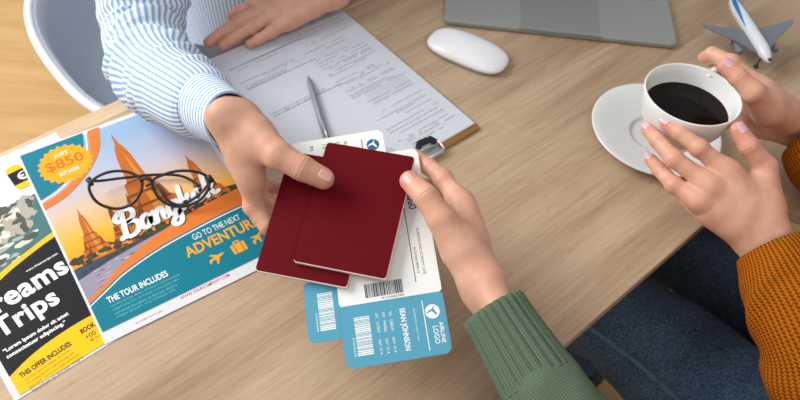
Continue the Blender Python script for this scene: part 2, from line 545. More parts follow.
# ------------------------------------------------------------------ white shell chair behind the desk
def chair():
    r = root('shell_chair', 'pale grey moulded tub chair with a white rim behind the desk', 'chair', en(.484, .98, -TABLE_Z), RT)
    c0 = np.array([0, 0])
    n = 72
    def ring(sx, sy, z, p=2.6, front=0.0):
        out = []
        for i in range(n):
            a = 2*math.pi*i/n
            c, s = math.cos(a), math.sin(a)
            x = sx*math.copysign(abs(c)**(2/p), c); y = sy*(1.28 if s > 0 else 1.0)*math.copysign(abs(s)**(2/p), s)
            dz = front*max(0, -s - .55)/.45
            out.append((x, y, z - dz))
        return out
    hgt = TABLE_Z - .15
    prof = [(.02, .02, .430), (.14, .12, .432), (.205, .175, .442), (.245, .205, .472), (.262, .228, .52), (.274, .243, .56), (.284, .254, hgt)]
    V, Fq = [], []
    for k, (sx, sy, z) in enumerate(prof): V += ring(sx, sy, z, 2.5, max(0, z-.44)*.95)
    for k in range(len(prof)-1):
        for i in range(n): Fq.append((k*n+i, k*n+(i+1) % n, (k+1)*n+(i+1) % n, (k+1)*n+i))
    Fq.append(list(range(n))[::-1])
    o = mesh('seat_shell', V, Fq, M['chair_in'], r)
    s = o.modifiers.new('thickness', 'SOLIDIFY'); s.thickness = .008; s.offset = -1
    mb = MB()
    P = ring(.288, .258, hgt, 2.5, (hgt-.44)*.95)
    mb.tube(P, .0075, closed=True, n=10)
    mb.build('rim', M['chair_rim'], r)
    for sx in (-1, 1):
        for sy in (-1, 1):
            mb = MB(); mb.tube([(sx*.10, sy*.09, .418), (sx*.24, sy*.22, 0)], [.016, .011])
            mb.build('leg', M['desk_edge'], r)
    return r
M['chair_in'] = material('pale_grey_shell', srgb(166, 172, 182), .55, noise=(5, .03))
M['chair_rim'] = material('white_shell', srgb(226, 230, 238), .4)
chair()

# ------------------------------------------------------------------ flyers
def ink(name, r_, g_, b_, rough=.55): return material(name, srgb(r_, g_, b_), rough, spec=.14)
M['teal'] = ink('teal_ink', 16, 122, 142); M['orange'] = ink('orange_ink', 226, 124, 52); M['white_ink'] = ink('white_ink', 244, 244, 244)
M['yellow'] = ink('yellow_ink', 250, 196, 20); M['amber'] = ink('amber_ink', 246, 168, 34); M['black_ink'] = ink('black_ink', 28, 28, 32)
M['temple'] = ink('temple_orange', 194, 106, 40); M['temple_dark'] = ink('temple_brown', 132, 68, 28); M['temple_lit'] = ink('temple_amber', 216, 138, 54)
M['city'] = ink('city_dark', 66, 60, 52); M['leaf'] = ink('tree_green', 72, 78, 44); M['river'] = ink('river_violet', 152, 146, 164); M['river_lit'] = ink('river_light', 206, 190, 190)
M['river_dark'] = ink('river_blue', 58, 78, 96)
M['badge_text'] = ink('badge_lettering', 222, 104, 34); M['red_ink'] = ink('red_orange_ink', 222, 96, 60); M['pale_teal'] = ink('pale_teal_ink', 120, 188, 198)
M['rock'] = ink('rock', 176, 170, 156); M['rock_lit'] = ink('rock_light', 216, 212, 200); M['rock_dark'] = ink('rock_dark', 84, 88, 78); M['moss'] = ink('moss', 98, 112, 66)
M['sea'] = ink('sea_teal', 74, 118, 118); M['olive_ink'] = ink('olive_ink', 150, 116, 30)
m = M['sky_print'] = material('printed_sunset', (.6, .6, .6, 1), .55, spec=.14)
g = NG(m)
gx = g.N.new('ShaderNodeTexCoord'); sx_ = g.N.new('ShaderNodeSeparateXYZ'); g.L.new(gx.outputs['Object'], sx_.inputs[0])
t_ = g.math('ADD', g.math('MULTIPLY', sx_.outputs[1], 1/.19), g.math('MULTIPLY', g.noise(gx.outputs['Object'], 14, 4), .16))
t_ = g.math('ADD', t_, g.math('MULTIPLY', sx_.outputs[0], .35))
g.color(g.ramp(t_, [(.60, srgb(248, 160, 22)), (.80, srgb(252, 186, 66)), (.95, srgb(240, 206, 160)), (1.12/1.7*1.5, srgb(214, 206, 216)), (1.0, srgb(186, 202, 226))]))
for e_ in g.nt.nodes:
    if e_.type == 'VALTORGB':
        el = e_.color_ramp.elements
        for k, (p, c) in enumerate(((.36, srgb(244, 146, 16)), (.46, srgb(248, 180, 58)), (.57, srgb(226, 190, 156)), (.68, srgb(194, 190, 204)), (.86, srgb(150, 180, 208)))):
            el[k].position = p; el[k].color = c
        g.math('MULTIPLY', t_, .55)
        mul = g.math('MULTIPLY', t_, .58)
        g.L.new(mul, e_.inputs[0])

MM = .001
def mmx(mb, k=MM):
    mb.v = [(x*k, y*k, z*k) for x, y, z in mb.v]
    return mb
def arc(pts, n=8): return [tuple(p) for p in spline(np.array(pts, float), n)]

FA = .6674
flyer = root('flyer', 'white bordered travel flyer with an orange temple sunset and teal banner under the eyeglasses', 'flyer', (-.27336, .31399, .0009), rotz(FA), 'travel flyers')
mb = MB(); mb.prism([(0, 0), (203.6, 0), (203.6, 287.8), (0, 287.8)], 0, .35)
mmx(mb).build('sheet', M['paper'], flyer, smooth=False)
z0 = .42
pic = MB()
pic.rect(2.5, 52, 199, 282, z0, 0)
rnd = random.Random(4)
# river at the lower left, its banks and the dark skyline
pic.flat([(2.5, 52), (201.3, 52), (201.3, 112), (120, 104), (60, 98), (2.5, 96)], z0+.03, 1)
for k in range(46):
    y = 57 + 34*rnd.random(); x = 8 + 80*rnd.random(); w = 4 + 14*rnd.random()
    pic.flat([(x, y), (x+w*.5, y-.5), (x+w, y+.3), (x+w*.5, y+.8)], z0+.05+.001*k, (2, 8)[k % 3 == 0])
pic.flat([(2.5, 84), (40, 92), (75, 97), (110, 101), (110, 109), (60, 104), (2.5, 99)], z0+.11, 8)
for k in range(9):
    x = 8 + k*9; y = 86 + k*1.7
    pic.flat([(x, y+2), (x+6.5, y+3.4), (x+6.5, y+6.2), (x, y+5)], z0+.13, 3)
def blob(x, y, r, z, mi):
    pic.flat([(x + r*(1+.28*rnd.uniform(-1, 1))*math.cos(a*math.pi/7), y + r*.8*(1+.28*rnd.uniform(-1, 1))*math.sin(a*math.pi/7)) for a in range(14)], z, mi)
for k in range(58):
    x = 8 + 190*k/57; blob(x, 103 + 10*x/199 + rnd.uniform(-2, 5), rnd.uniform(4, 8.5), z0+.15+.002*k, 3 if k % 3 else 4)
def spire(x, yb, yt, w, mi, md, ml, z):
    """a stepped prang: broad terraced foot, ribbed shaft, thin finial"""
    H = yt - yb
    steps = [(0, 1.0), (.10, .98), (.11, .84), (.22, .78), (.23, .66), (.34, .56), (.35, .48), (.47, .42), (.48, .31), (.60, .27), (.74, .22), (.84, .14), (.88, .06), (1.0, .008)]
    pic.flat([(x - w*.5*b, yb + H*a) for a, b in steps] + [(x + w*.5*b, yb + H*a) for a, b in steps[::-1]], z, mi)
    for a, b in ((.105, .84), (.225, .68), (.345, .50), (.475, .33)):
        pic.rect(x - w*.5*b, yb + H*a - H*.012, x + w*.5*b, yb + H*a + H*.012, z+.02, md)
    for s in (-1, 1):
        pic.flat([(x + s*w*.30, yb + H*.23), (x + s*w*.22, yb + H*.23), (x + s*w*.255, yb + H*.40)], z+.01, md)
    pic.flat([(x + w*.02, yb + H*.02), (x + w*.22, yb + H*.02), (x + w*.16, yb + H*.22), (x + w*.08, yb + H*.58), (x + w*.02, yb + H*.8)], z+.015, ml)
    pic.flat([(x - w*.36, yb + H*.02), (x - w*.18, yb + H*.02), (x - w*.12, yb + H*.30), (x - w*.2, yb + H*.22)], z+.018, md)
spire(104, 108, 266, 74, 5, 6, 7, z0+.30)
spire(32, 100, 176, 34, 5, 6, 7, z0+.34)
spire(62, 100, 166, 26, 6, 5, 7, z0+.345)
spire(166, 112, 190, 44, 5, 6, 7, z0+.30)
for k in range(46):
    x = 20 + 176*k/45; blob(x, 103 + 9*x/199 + rnd.uniform(-3, 4), rnd.uniform(2.4, 5), z0+.37+.001*k, (3, 4, 3, 7)[k % 4])
mmx(pic).build('picture', [M['sky_print'], M['river'], M['river_lit'], M['city'], M['leaf'], M['temple'], M['temple_dark'], M['temple_lit'], M['river_dark']], flyer, smooth=False)
ban = MB()
zb = z0+.46
up_ = arc([(2.5, 56), (24, 67), (44, 79), (84, 95), (128, 105), (164, 110), (201.3, 112)])
mid_ = arc([(2.5, 51), (24, 61), (47, 71), (89, 81), (137, 86), (172, 88), (201.3, 88)])
ban.flat(up_ + [(201.3, 14), (2.5, 14)], zb, 0)
def below(pts, d): return [(x, y-d) for x, y in pts]
ban.flat(below(mid_, 0) + [(201.3, 14), (2.5, 14)], zb+.02, 1)
lo1, lo2 = below(mid_, 2.2), below(mid_, 3.6)
ban.flat(lo1 + lo2[::-1], zb+.04, 2)
ban.flat([(2.5, 285.3), (76, 285.3)] + arc([(76, 285.3), (66, 254), (48, 231), (23, 215), (2.5, 208)])[1:], zb, 1)
a1 = arc([(79, 285.3), (69, 252.5), (50, 229), (24, 212), (2.5, 205)]); a2 = arc([(80.6, 285.3), (70.3, 252), (51, 227.6), (24.4, 210.5), (2.5, 203.5)])
ban.flat(a1 + a2[::-1], zb, 2)
a3 = arc([(82, 285.3), (72, 251), (52.5, 226), (25, 208.5), (2.5, 201.5)]); a4 = arc([(96, 285.3), (84, 250), (61, 222), (30, 200), (2.5, 192)])
ban.flat(a3 + a4[::-1], zb, 0)
mmx(ban).build('banner', [M['orange'], M['teal'], M['white_ink']], flyer, smooth=False)
bd = MB(); bx_, by_ = 43.5, 247.5
bd.flat([(bx_ + (31.5 if k % 2 else 27.8)*math.cos(k*math.pi/22), by_ + (31.5 if k % 2 else 27.8)*math.sin(k*math.pi/22)) for k in range(44)], zb+.06, 0)
badge = mmx(bd).build('price_badge', [M['amber']], flyer, smooth=False)
tx = MB()
put_text(tx, 'JUST', 35, 261, 17, 6.2, zb+.1, 1, 0, .01)
put_text(tx, '$850', 21.5, 240.5, 43, 17.5, zb+.1, 0, 0, .012)
put_text(tx, 'BUY NOW', 32, 231, 23, 6.2, zb+.1, 1, 0, .01)
mmx(tx).build('badge_lettering', [M['badge_text'], M['white_ink']], badge, smooth=False)
tx = MB()
SCRIPT = dict(
    B=(1.36, [[(.20, .02), (.30, .9), (.42, 1.86)], [(.02, 1.30), (-.12, 1.62), (.22, 1.95), (.75, 1.98), (1.12, 1.75), (1.02, 1.25), (.50, 1.02), (.95, .98), (1.22, .62), (1.02, .10), (.55, -.06), (.10, .14), (-.10, .02)]]),
    a=(.98, [[(.74, .80), (.42, .96), (.08, .62), (.10, .12), (.38, .02), (.66, .38), (.78, .92), (.72, .30), (.84, .02), (1.02, .14)]]),
    n=(.96, [[(.02, .92), (.10, .50), (.08, .0)], [(.09, .42), (.34, .88), (.62, .84), (.62, .34), (.72, .02), (.98, .14)]]),
    g=(1.0, [[(.74, .80), (.42, .96), (.08, .62), (.10, .14), (.38, .04), (.66, .38), (.78, .92)], [(.78, .92), (.76, .10), (.66, -.66), (.30, -.86), (.06, -.60), (.36, -.26), (1.02, .16)]]),
    k=(.90, [[(.06, .0), (.14, .9), (.24, 1.88)], [(.66, .92), (.40, .58), (.14, .44), (.42, .40), (.62, .04), (.92, .12)]]),
    o=(.94, [[(.44, .95), (.10, .70), (.10, .16), (.42, .02), (.74, .30), (.70, .80), (.44, .95), (.62, .74), (.96, .80)]]))
def script_word(mb, word, x, y, sx_, sy_, wd_, z, m, ang, shear):
    ca_, sa_ = math.cos(math.radians(ang)), math.sin(math.radians(ang))
    pen = 0.0; lay = 0
    for ch in word:
        adv, strokes = SCRIPT[ch]
        for st in strokes:
            C = spline(np.array(st), 7)
            C = np.stack([(C[:, 0] + pen)*sx_ + shear*C[:, 1]*sy_, C[:, 1]*sy_], 1)
            T_ = np.gradient(C, axis=0); T_ /= np.linalg.norm(T_, axis=1)[:, None] + 1e-9
            Nn = np.stack([-T_[:, 1], T_[:, 0]], 1)
            hw = wd_*.5*(0.90 + .16*np.abs(T_[:, 1]))
            lay += 1
            V = []
            for a_, b_ in zip(C + Nn*hw[:, None], C - Nn*hw[:, None]):
                for q_ in (a_, b_): V.append((x + q_[0]*ca_ - q_[1]*sa_, y + q_[0]*sa_ + q_[1]*ca_, z + .004*lay))
            mb.add(V, [(2*i+1, 2*i+3, 2*i+2, 2*i) for i in range(len(C)-1)], m)
            for e_ in (C[0], C[-1]):
                mb.disc(x + e_[0]*ca_ - e_[1]*sa_, y + e_[0]*sa_ + e_[1]*ca_, wd_*.45, z + .004*lay + .002, m, 10)
        pen += adv
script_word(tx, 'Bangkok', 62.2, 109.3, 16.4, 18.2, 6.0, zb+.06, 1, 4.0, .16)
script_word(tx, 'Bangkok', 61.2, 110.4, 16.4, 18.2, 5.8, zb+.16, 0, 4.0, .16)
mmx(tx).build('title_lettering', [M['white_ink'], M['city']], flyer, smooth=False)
tx = MB()
put_text(tx, 'GO TO THE NEXT', 124, 69.5, 56, 8.2, zb+.08, 0, 0, .0)
put_text(tx, 'ADVENTURE', 109, 51.5, 86, 14.5, zb+.08, 1, 0, .022)
put_text(tx, 'THE TOUR INCLUDES', 19, 41.5, 64, 8.2, zb+.08, 0, 0, .022)
for k, s in enumerate(('Lorem ipsum dolor sit amet, consectetuer', 'adipiscing elit, sed diam nonummy nibh', 'euismod tincidunt ut laoreet dolore', 'magna aliquam erat volutpat wisi')):
    put_text(tx, s, 20, 35.6 - 5.0*k, 74 - 4*k, 3.4, zb+.08, 2)
put_text(tx, 'WWW.YOURCOMPANY.COM', 82, 8.2, 55, 3.8, zb-.35, 3, 0, .02)
put_text(tx, 'AD. STREET TOWN, 0000', 33, 5.0, 28, 2.2, zb-.35, 3)
def plane_icon(mb, x, y, s, ang, z, m):
    P = [(-.50, .02), (-.44, .10), (.30, .10), (.50, .05), (.50, -.02), (.28, -.09), (.14, -.09), (-.12, -.42), (-.24, -.42), (-.08, -.08), (-.36, -.06), (-.47, -.18), (-.54, -.18)]
    Q = [(-.10, .10), (-.26, .38), (-.15, .38), (.16, .10)]
    a = math.radians(ang)
    for R in (P, Q):
        mb.flat([(x + s*(p*math.cos(a) - q_*math.sin(a)), y + s*(p*math.sin(a) + q_*math.cos(a))) for p, q_ in R], z, m)
plane_icon(tx, 135, 36.5, 18, 12, zb+.08, 1)
sx0, sy0 = 153, 29.5
tx.flat(rrect(sx0, sy0, sx0+16, sy0+13, 2), zb+.08, 1)
tx.flat([(sx0+4.5, sy0+13), (sx0+4.5, sy0+16.5), (sx0+11.5, sy0+16.5), (sx0+11.5, sy0+13), (sx0+10, sy0+13), (sx0+10, sy0+15), (sx0+6, sy0+15), (sx0+6, sy0+13)], zb+.08, 1)
for xx in (3.2, 11.6): tx.rect(sx0+xx, sy0+.3, sx0+xx+1.1, sy0+12.7, zb+.11, 4)
plane_icon(tx, 184, 38, 17, 35, zb+.08, 1)
mmx(tx).build('small_lettering', [M['white_ink'], M['amber'], M['pale_teal'], M['red_ink'], M['teal']], flyer, smooth=False)

# the second flyer
fl2 = root('flyer', 'black and yellow travel flyer with a rocky sea photo, partly under the temple flyer', 'flyer', (-.336, .249, .0002), rotz(.785), 'travel flyers')
mb = MB(); mb.prism([(0, 0), (175, 0), (175, 297), (0, 297)], 0, .35)
mmx(mb).build('sheet', M['paper'], fl2, smooth=False)
pic = MB()
pic.rect(6, 130, 169, 236, z0, 0)
rnd = random.Random(9)
def blob2(x, y, rx, ry, z, mi):
    n = 13
    pic.flat([(x + rx*(1+.35*rnd.uniform(-1, 1))*math.cos(a*2*math.pi/n), y + ry*(1+.35*rnd.uniform(-1, 1))*math.sin(a*2*math.pi/n)) for a in range(n)], z, mi)
pic.rect(6, 222, 169, 236, z0+.01, 5)
for k in range(26): blob2(20 + 84*rnd.random(), 186 + 42*rnd.random(), 9+8*rnd.random(), 6+7*rnd.random(), z0+.02+.002*k, (1, 2, 1, 4)[k % 4])
for k in range(26): blob2(20 + 78*rnd.random(), 184 + 40*rnd.random(), 3+4*rnd.random(), 2+6*rnd.random(), z0+.08+.002*k, (3, 2, 4, 2, 3)[k % 5])
for k in range(22): blob2(14 + 88*rnd.random(), 142 + 34*rnd.random(), 3+7*rnd.random(), 2+3*rnd.random(), z0+.14+.002*k, (2, 1, 3)[k % 3])
blob2(90, 196, 3.5, 13, z0+.2, 3); blob2(106, 214, 4, 8, z0+.2, 3)
mmx(pic).build('picture', [M['sea'], M['rock'], M['rock_lit'], M['rock_dark'], M['moss'], M['paper']], fl2, smooth=False)
ban = MB()
top_ = arc([(6, 126), (45, 143), (80, 153), (112, 160), (169, 166)]); und_ = arc([(6, 118), (45, 136), (80, 146.5), (112, 153), (169, 159)])
ban.flat(top_[::-1] + [(6, 3), (169, 3)], zb, 0)
low_ = arc([(6, 26), (25, 33), (45, 37.5), (73, 40), (100, 39.5), (169, 34)])
ban.flat(und_[::-1] + low_, zb+.03, 1)
ban.flat(rrect(103.5, 237, 121, 276, 6), zb, 0)
ban.rect(103.5, 245.5, 121, 266.5, zb+.02, 1)
ban.disc(118, 255.5, 6.6, zb+.04, 2)
ban.disc(118.6, 256.3, 4.4, zb+.06, 1); ban.rect(113.4, 254.5, 118.5, 257.2, zb+.08, 2)
mmx(ban).build('banner', [M['yellow'], M['black_ink'], M['white_ink']], fl2, smooth=False)
tx = MB()
put_text(tx, 'Dreams', 0, 96, 102, 26, zb+.08, 0, 3, .032, 0, 1.06)
put_text(tx, 'Trips', 15, 62, 64, 31, zb+.08, 0, 3, .032, 0, 1.06)
put_text(tx, 'www.dreamstrips.com', 66, 126.5, 35, 3.6, zb+.08, 0, 3, .02)
put_text(tx, '“Lorem ipsum dolor sit amet', 12, 51, 66, 6.2, zb+.08, 0, 1.5, .035)
put_text(tx, 'consectetuer adipiscing.”', 12, 43.5, 60, 6.0, zb+.08, 0, 1.5, .035)
put_text(tx, 'THIS OFFER INCLUDES:', 14, 17.5, 52, 6.0, zb+.08, 1, 4, .03)
for k, s in enumerate(('Lorem ipsum dolor sit amet', 'Consectetuer adipiscing elit', 'Sed diam nonummy nibh euismod', 'Tincidunt ut laoreet magna')):
    put_text(tx, s, 16, 12 - 4.8*k, 46 + 2*k, 3.6, zb+.08, 2, 4)
put_text(tx, 'BOOK NOW', 78, 26, 30, 6.0, zb+.08, 1, 0, .03)
put_text(tx, '+00 123 456', 79, 17.5, 34, 5.6, zb+.08, 1, 0, 0)
put_text(tx, '@ yourcompany', 81, 12.6, 26, 3.2, zb+.08, 1)
mmx(tx).build('lettering', [M['white_ink'], M['black_ink'], M['olive_ink']], fl2, smooth=False)

# ------------------------------------------------------------------ eyeglasses lying on the temple flyer
gl = root('eyeglasses', 'black round framed eyeglasses lying folded on the temple flyer', 'eyeglasses', at(147, 188, 0))
M['lens'] = material('clear_lens', (1, 1, 1, 1), 0.0, transmission=1.0, ior=1.02, spec=.3)
GZ = .020
def lens_ring(px):
    P = np.array([at(x, y, z) for x, y, z in px])
    n = len(P)
    Q = np.vstack([P[-2:], P, P[:3]])
    s = spline(Q, 6)
    return s[12:12+6*n]
Lp = lens_ring([(89, 186, .026), (97, 177, .030), (112, 171.5, .031), (128, 172, .031), (141, 179, .029), (141, 191, .022), (134, 202, .014), (120, 208.5, .010), (105, 206.5, .011), (94, 199, .018)])
Rp = lens_ring([(152, 182, .029), (163, 175, .031), (178, 171, .032), (194, 171.5, .032), (206, 176, .030), (209, 186, .024), (202, 198, .016), (189, 205, .010), (173, 206, .010), (159, 198, .017)])
for P in (Lp, Rp):
    mb = MB(); mb.tube(P, .0017, closed=True, n=8)
    rm = mb.build('rim', M['black'], gl, world=True)
    c = P.mean(0)
    T_, A_, B_ = frames(P, True)
    V = [c] + [tuple(p) for p in P]
    mesh('lens', V, [(0, i+1, (i+1) % len(P) + 1) for i in range(len(P))], M['lens'], gl, world=True)
mb = MB(); mb.tube([at(140, 181, .029), at(144, 178.5, .031), at(149, 178.5, .031), at(153, 182.5, .029)], [.0018, .002, .002, .0018]); mb.build('bridge', M['black'], gl, world=True)
for pts in ([(89, 178, .027), (96, 181, .016), (122, 178, .010), (150, 175, .009), (176, 175, .008), (191, 180, .006), (199, 187, .0045)],
            [(211, 177, .027), (207, 186, .014), (196, 197, .007), (180, 205, .0045), (166, 199, .006), (155, 184, .008), (146, 186, .006)]):
    mb = MB(); mb.tube(spline([at(*p) for p in pts], 5), .0016, n=8); mb.build('temple', M['black'], gl, world=True)
for a, b in (((88, 179, .028), (92, 185, .026)), ((208, 176, .030), (213, 182, .026))):
    mb = MB(); mb.tube([at(*a), at(*b)], [.0032, .0026]); mb.build('hinge', M['black'], gl, world=True)

# ------------------------------------------------------------------ clipboard, printed form, pen
PA = .7637
cb = root('clipboard', 'brown wooden clipboard under the printed form', 'clipboard', (-.068, .51889, 0), rotz(PA))
mb = MB(); mb.prism(rrect(-14, -11, 213.5, 301, 6), .2, 3.2); soften(mmx(mb).build('board', M['board'], cb, smooth=False), .0008)
mb = MB()
mb.prism(rrect(85, -16, 147, 3, 2), 4.4, 5.2)
mb.tube([(88, -2, 6), (100, 0, 9), (132, 0, 9), (144, -2, 6)], 1.3, n=8)
cl_ = mmx(mb).build('clip', M['chrome'], cb, smooth=True, label='chrome clip plate')
mb = MB()
mb.tube([(112, -12, 6), (140, -14, 6), (149, -12, 6.4), (151, -2, 7), (149, 3, 7)], 1.7, n=8)
mmx(mb).build('clip_wire', M['chrome'], cl_)
mb = MB()
mb.prism([(120, 9), (128, 16), (148, 13), (151, 2), (143, 1), (141, 6), (130, 7), (124, 4)], 5.2, 9.0)
soften(mmx(mb).build('clip_jaw', M['black'], cl_, smooth=False, label='black plastic jaw of the clip'), .001)
form = root('printed_form', 'stack of white printed form pages clipped on the brown clipboard', 'document', (-.068, .51889, .0033), rotz(PA))
for k in range(3):
    mb = MB(); dx, dy = (0, 0) if k == 2 else ((.8, -.6), (1.6, -1.2))[k]
    mb.prism([(dx, dy), (210+dx, dy), (210+dx, 297+dy), (dx, 297+dy)], .3*k, .3*k+.22)
    mmx(mb).build('page', M['shaded_form_paper'], form, smooth=False)
rnd = random.Random(2)
ln = MB(); zf = .9
def dashes(x0, x1, y, h, m=0, dens=.82):
    x = x0
    while x < x1:
        w = rnd.uniform(2, 9)
        if rnd.random() < dens: ln.rect(x, y, min(x+w, x1), y+h, zf, m)
        x += w + 1.1
for y in range(14, 285, 1): pass
y = 282
while y > 12:
    blk = rnd.random()
    for x0, x1 in ((12, 100), (112, 200)):
        if x0 < 100 and (60 < y < 150 or 170 < y < 215): continue
        if rnd.random() < .86: dashes(x0 + rnd.choice((0, 0, 10, 30)), x1 - rnd.choice((0, 5, 25)), y, 1.25, rnd.choice((0, 0, 1)))
    y -= rnd.choice((3.4, 3.4, 3.4, 6.5))
for y in (156, 216, 262): dashes(12, 118, y, 1.7, 0, .95)
for x in (35, 62): ln.rect(x, 60, x+.5, 150, zf, 1)
ln.rect(14, 150, 104, 150.6, zf, 1); ln.rect(60, 170, 60.5, 212, zf, 1); ln.rect(14, 224, 104, 224.5, zf, 1); ln.rect(130, 100, 196, 124, zf-.02, 1)
mmx(ln).build('printed_lines', [M['ink'], M['ink_pale']], form, smooth=False)
pn = root('ballpoint_pen', 'slim grey metal pen lying on the printed form', 'pen', at(316, 103, 0))
a, b = at(308, 76, .0082), at(335, 166, .0086)
ax = unit(b-a)
mb = MB(); mb.tube([a, a+ax*.0015, a+ax*.010, a+ax*.016, a+ax*.06, a+ax*.132], [.0006, .0010, .0030, .0036, .0042, .0040], n=16); mb.build('barrel', M['pen'], pn, world=True)
mb = MB(); mb.tube([a-ax*.0022, a+ax*.0008], [.0003, .0007], n=8); mb.build('tip', M['steel'], pn, world=True)
mb = MB(); mb.tube([a+ax*.132, a+ax*.140], [.0026, .0024], n=12); mb.build('push_button', M['chrome'], pn, world=True)
mb = MB(); mb.tube([a+ax*.128+np.array([0, 0, .005]), a+ax*.09+np.array([0, 0, .006])], [.0012, .0010], n=6); mb.build('pocket_clip', M['chrome'], pn, world=True)

# ------------------------------------------------------------------ mouse, laptop
ms = root('computer_mouse', 'white low computer mouse beside the laptop corner', 'computer mouse', at(467, 55, 0), rotz(math.radians(-26)))
n1, n2 = 40, 14
V, Fq = [], []
Lm, Wm = .0585, .0300
def mouse_ring(t, z, n=64):
    out = []
    for i in range(n):
        a = 2*math.pi*i/n; c, s = math.cos(a), math.sin(a)
        out.append((Lm*t*math.copysign(abs(c)**.62, c), Wm*t*math.copysign(abs(s)**.68, s), z))
    return out
prof = [(1.0, .0062), (1.004, .0085), (.99, .0112), (.955, .0135), (.88, .0158), (.76, .0178), (.6, .0194), (.4, .0205), (.2, .0211), (.02, .0213)]
for t, z in prof: V += [(x, y, z - .0052*max(0, (x/Lm))**2*0 - .0058*(x/Lm)**2*((z-.006)/.0153)) for x, y, z in mouse_ring(t, z)]
k = 64
Fq = [(r_*k+i, r_*k+(i+1) % k, (r_+1)*k+(i+1) % k, (r_+1)*k+i) for r_ in range(len(prof)-1) for i in range(k)] + [list(range((len(prof)-1)*k, len(prof)*k)), list(range(k))[::-1]]
mesh('shell', V, Fq, M['mouse'], ms)
mb = MB()
base = [(.90, .0004), (.945, .0012), (.985, .0062)]
V = []
for t, z in base: V += mouse_ring(t, z)
mb.add(V, [(r_*k+i, r_*k+(i+1) % k, (r_+1)*k+(i+1) % k, (r_+1)*k+i) for r_ in range(2) for i in range(k)] + [list(range(k))[::-1], list(range(2*k, 3*k))])
mb.build('base', M['alu'], ms, label='grey metal base')

lp = root('laptop', 'open grey aluminium laptop at the top of the desk', 'laptop', (.2065, .8575, 0), rotz(math.radians(-.8)))
mb = MB(); mb.prism(rrect(-.1690, 0, .1690, .235, .011, 8), .0015, .0095)
soften(mb.build('base', M['alu'], lp, smooth=False), .002, 3)
mb = MB(); mb.prism(rrect(-.060, -.0002, .060, .004, .0018, 3), .0055, .0097); 
mb.prism(rrect(-.028, -.0004, .028, .003, .001, 3), .0062, .00975); mb.build('opening_notch', M['alu_dark'], lp, smooth=False)
mb = MB(); mb.prism(rrect(-.058, .006, .058, .096, .004, 4), .0095, .00965); mb.build('trackpad', M['alu_dark'], lp, smooth=False)
mb = MB(); mb.prism(rrect(-.150, .101, .150, .212, .003, 3), .0095, .0096); kw = mb.build('keyboard_well', M['alu_dark'], lp, smooth=False)
for r_ in range(5):
    for c_ in range(14):
        if r_ == 0 and 3 < c_ < 9: continue
        x = -.147 + c_*.0211; y = .1035 + r_*.0208
        mb = MB(); mb.prism(rrect(x, y, x+.0182, y+.0175, .002, 2), .0096, .0106); mb.build('key', M['black'], kw, smooth=False)
mb = MB(); mb.prism(rrect(-.147+4*.0211, .1035, -.147+9*.0211-.003, .121, .002, 2), .0096, .0106); mb.build('key', M['black'], kw, smooth=False)
mb = MB(); V = []
th_ = math.radians(112)
pr = rrect(-.169, 0, .169, .232, .010, 6)
def lid(y, t): return (.232 - y*math.cos(math.pi-th_)*-1, .016 + y*math.sin(th_) + 0, t)
mbs = []
def tilt(pts, t0, t1):
    c, s = math.cos(math.radians(68)), math.sin(math.radians(68))
    V0 = [(x, .236 + y*c + t0*s, .0118 + y*s - t0*c) for x, y in pts]; V1 = [(x, .236 + y*c + t1*s, .0118 + y*s - t1*c) for x, y in pts]
    n = len(pts)
    return V0 + V1, [list(range(n)), list(range(n, 2*n))[::-1]] + [(i, n+i, n+(i+1) % n, (i+1) % n) for i in range(n)]
V, Fq = tilt(pr, 0, .005); mesh('lid', V, Fq, M['alu'], lp, smooth=False)
V, Fq = tilt(rrect(-.160, .012, .160, .222, .004, 4), -.0004, .0002); mesh('screen', V, Fq, M['black'], lp, smooth=False)
mb = MB(); mb.tube([(-.12, .236, .0100), (.12, .236, .0100)], .005, n=12); mb.build('hinge', M['alu_dark'], lp)
# ------------------------------------------------------------------ passports and boarding passes, held above the desk
PC = np.array([-.041, .4215, .118])
PU = unit([.988, -.136, .068]); PV = unit(np.array([.111, .951, .289]) - PU*(PU @ np.array([.111, .951, .289]))); PN = np.cross(PU, PV)
PR = np.stack([PU, PV, PN], 1)
def on_stack(u, v, w): return PC + PU*u*MM + PV*v*MM + PN*w*MM
M['burgundy'] = material('burgundy_cover', srgb(98, 2, 15), .6, spec=.10, noise=(60, .05), bump=(1500, .12, .0002))
M['pages'] = material('passport_pages', srgb(236, 206, 202), .75)
def passport(u, v, w, turn, label):
    r = root('passport', label, 'passport', on_stack(u, v, w), PR @ rotz(math.radians(turn)), 'burgundy passports')
    ob = rrect(-44, -62.5, 44, 62.5, 3.2, 5)
    TH = 5.2
    mb = MB(); mb.prism(ob, -.5, 0); mb2 = MB(); mb2.prism(ob, -TH, -TH+.5)
    soften(mmx(mb).build('front_cover', M['burgundy'], r, smooth=False), .0002)
    soften(mmx(mb2).build('back_cover', M['burgundy'], r, smooth=False), .0002)
    mb = MB(); mb.prism(rrect(-43.8, -63.3, 44.6, 62.2, 3, 5), -TH+.5, -.5); mmx(mb).build('pages', M['pages'], r, smooth=False, label='pale pink edges of the passport pages')
    mb = MB(); mb.tube([(-42.2, -60, -TH/2), (-42.2, 60, -TH/2)], TH/2-.02, n=16); mmx(mb).build('spine', M['burgundy'], r)
    return r
passport(-.5, .5, 0, -1.0, 'burgundy passport on top, overlapping the other one under both thumbs')
passport(-35.5, -12.5, -5.8, -.4, 'burgundy passport lying lower and further left, under the other one')
M['pass_white'] = material('boarding_pass_white', srgb(236, 238, 234), .55, spec=.3)
M['pass_blue'] = ink('boarding_pass_blue', 88, 160, 186, .55)
M['pass_ink'] = ink('boarding_pass_dark_ink', 62, 66, 74); M['pass_deep'] = ink('boarding_pass_deep_blue', 44, 104, 140)
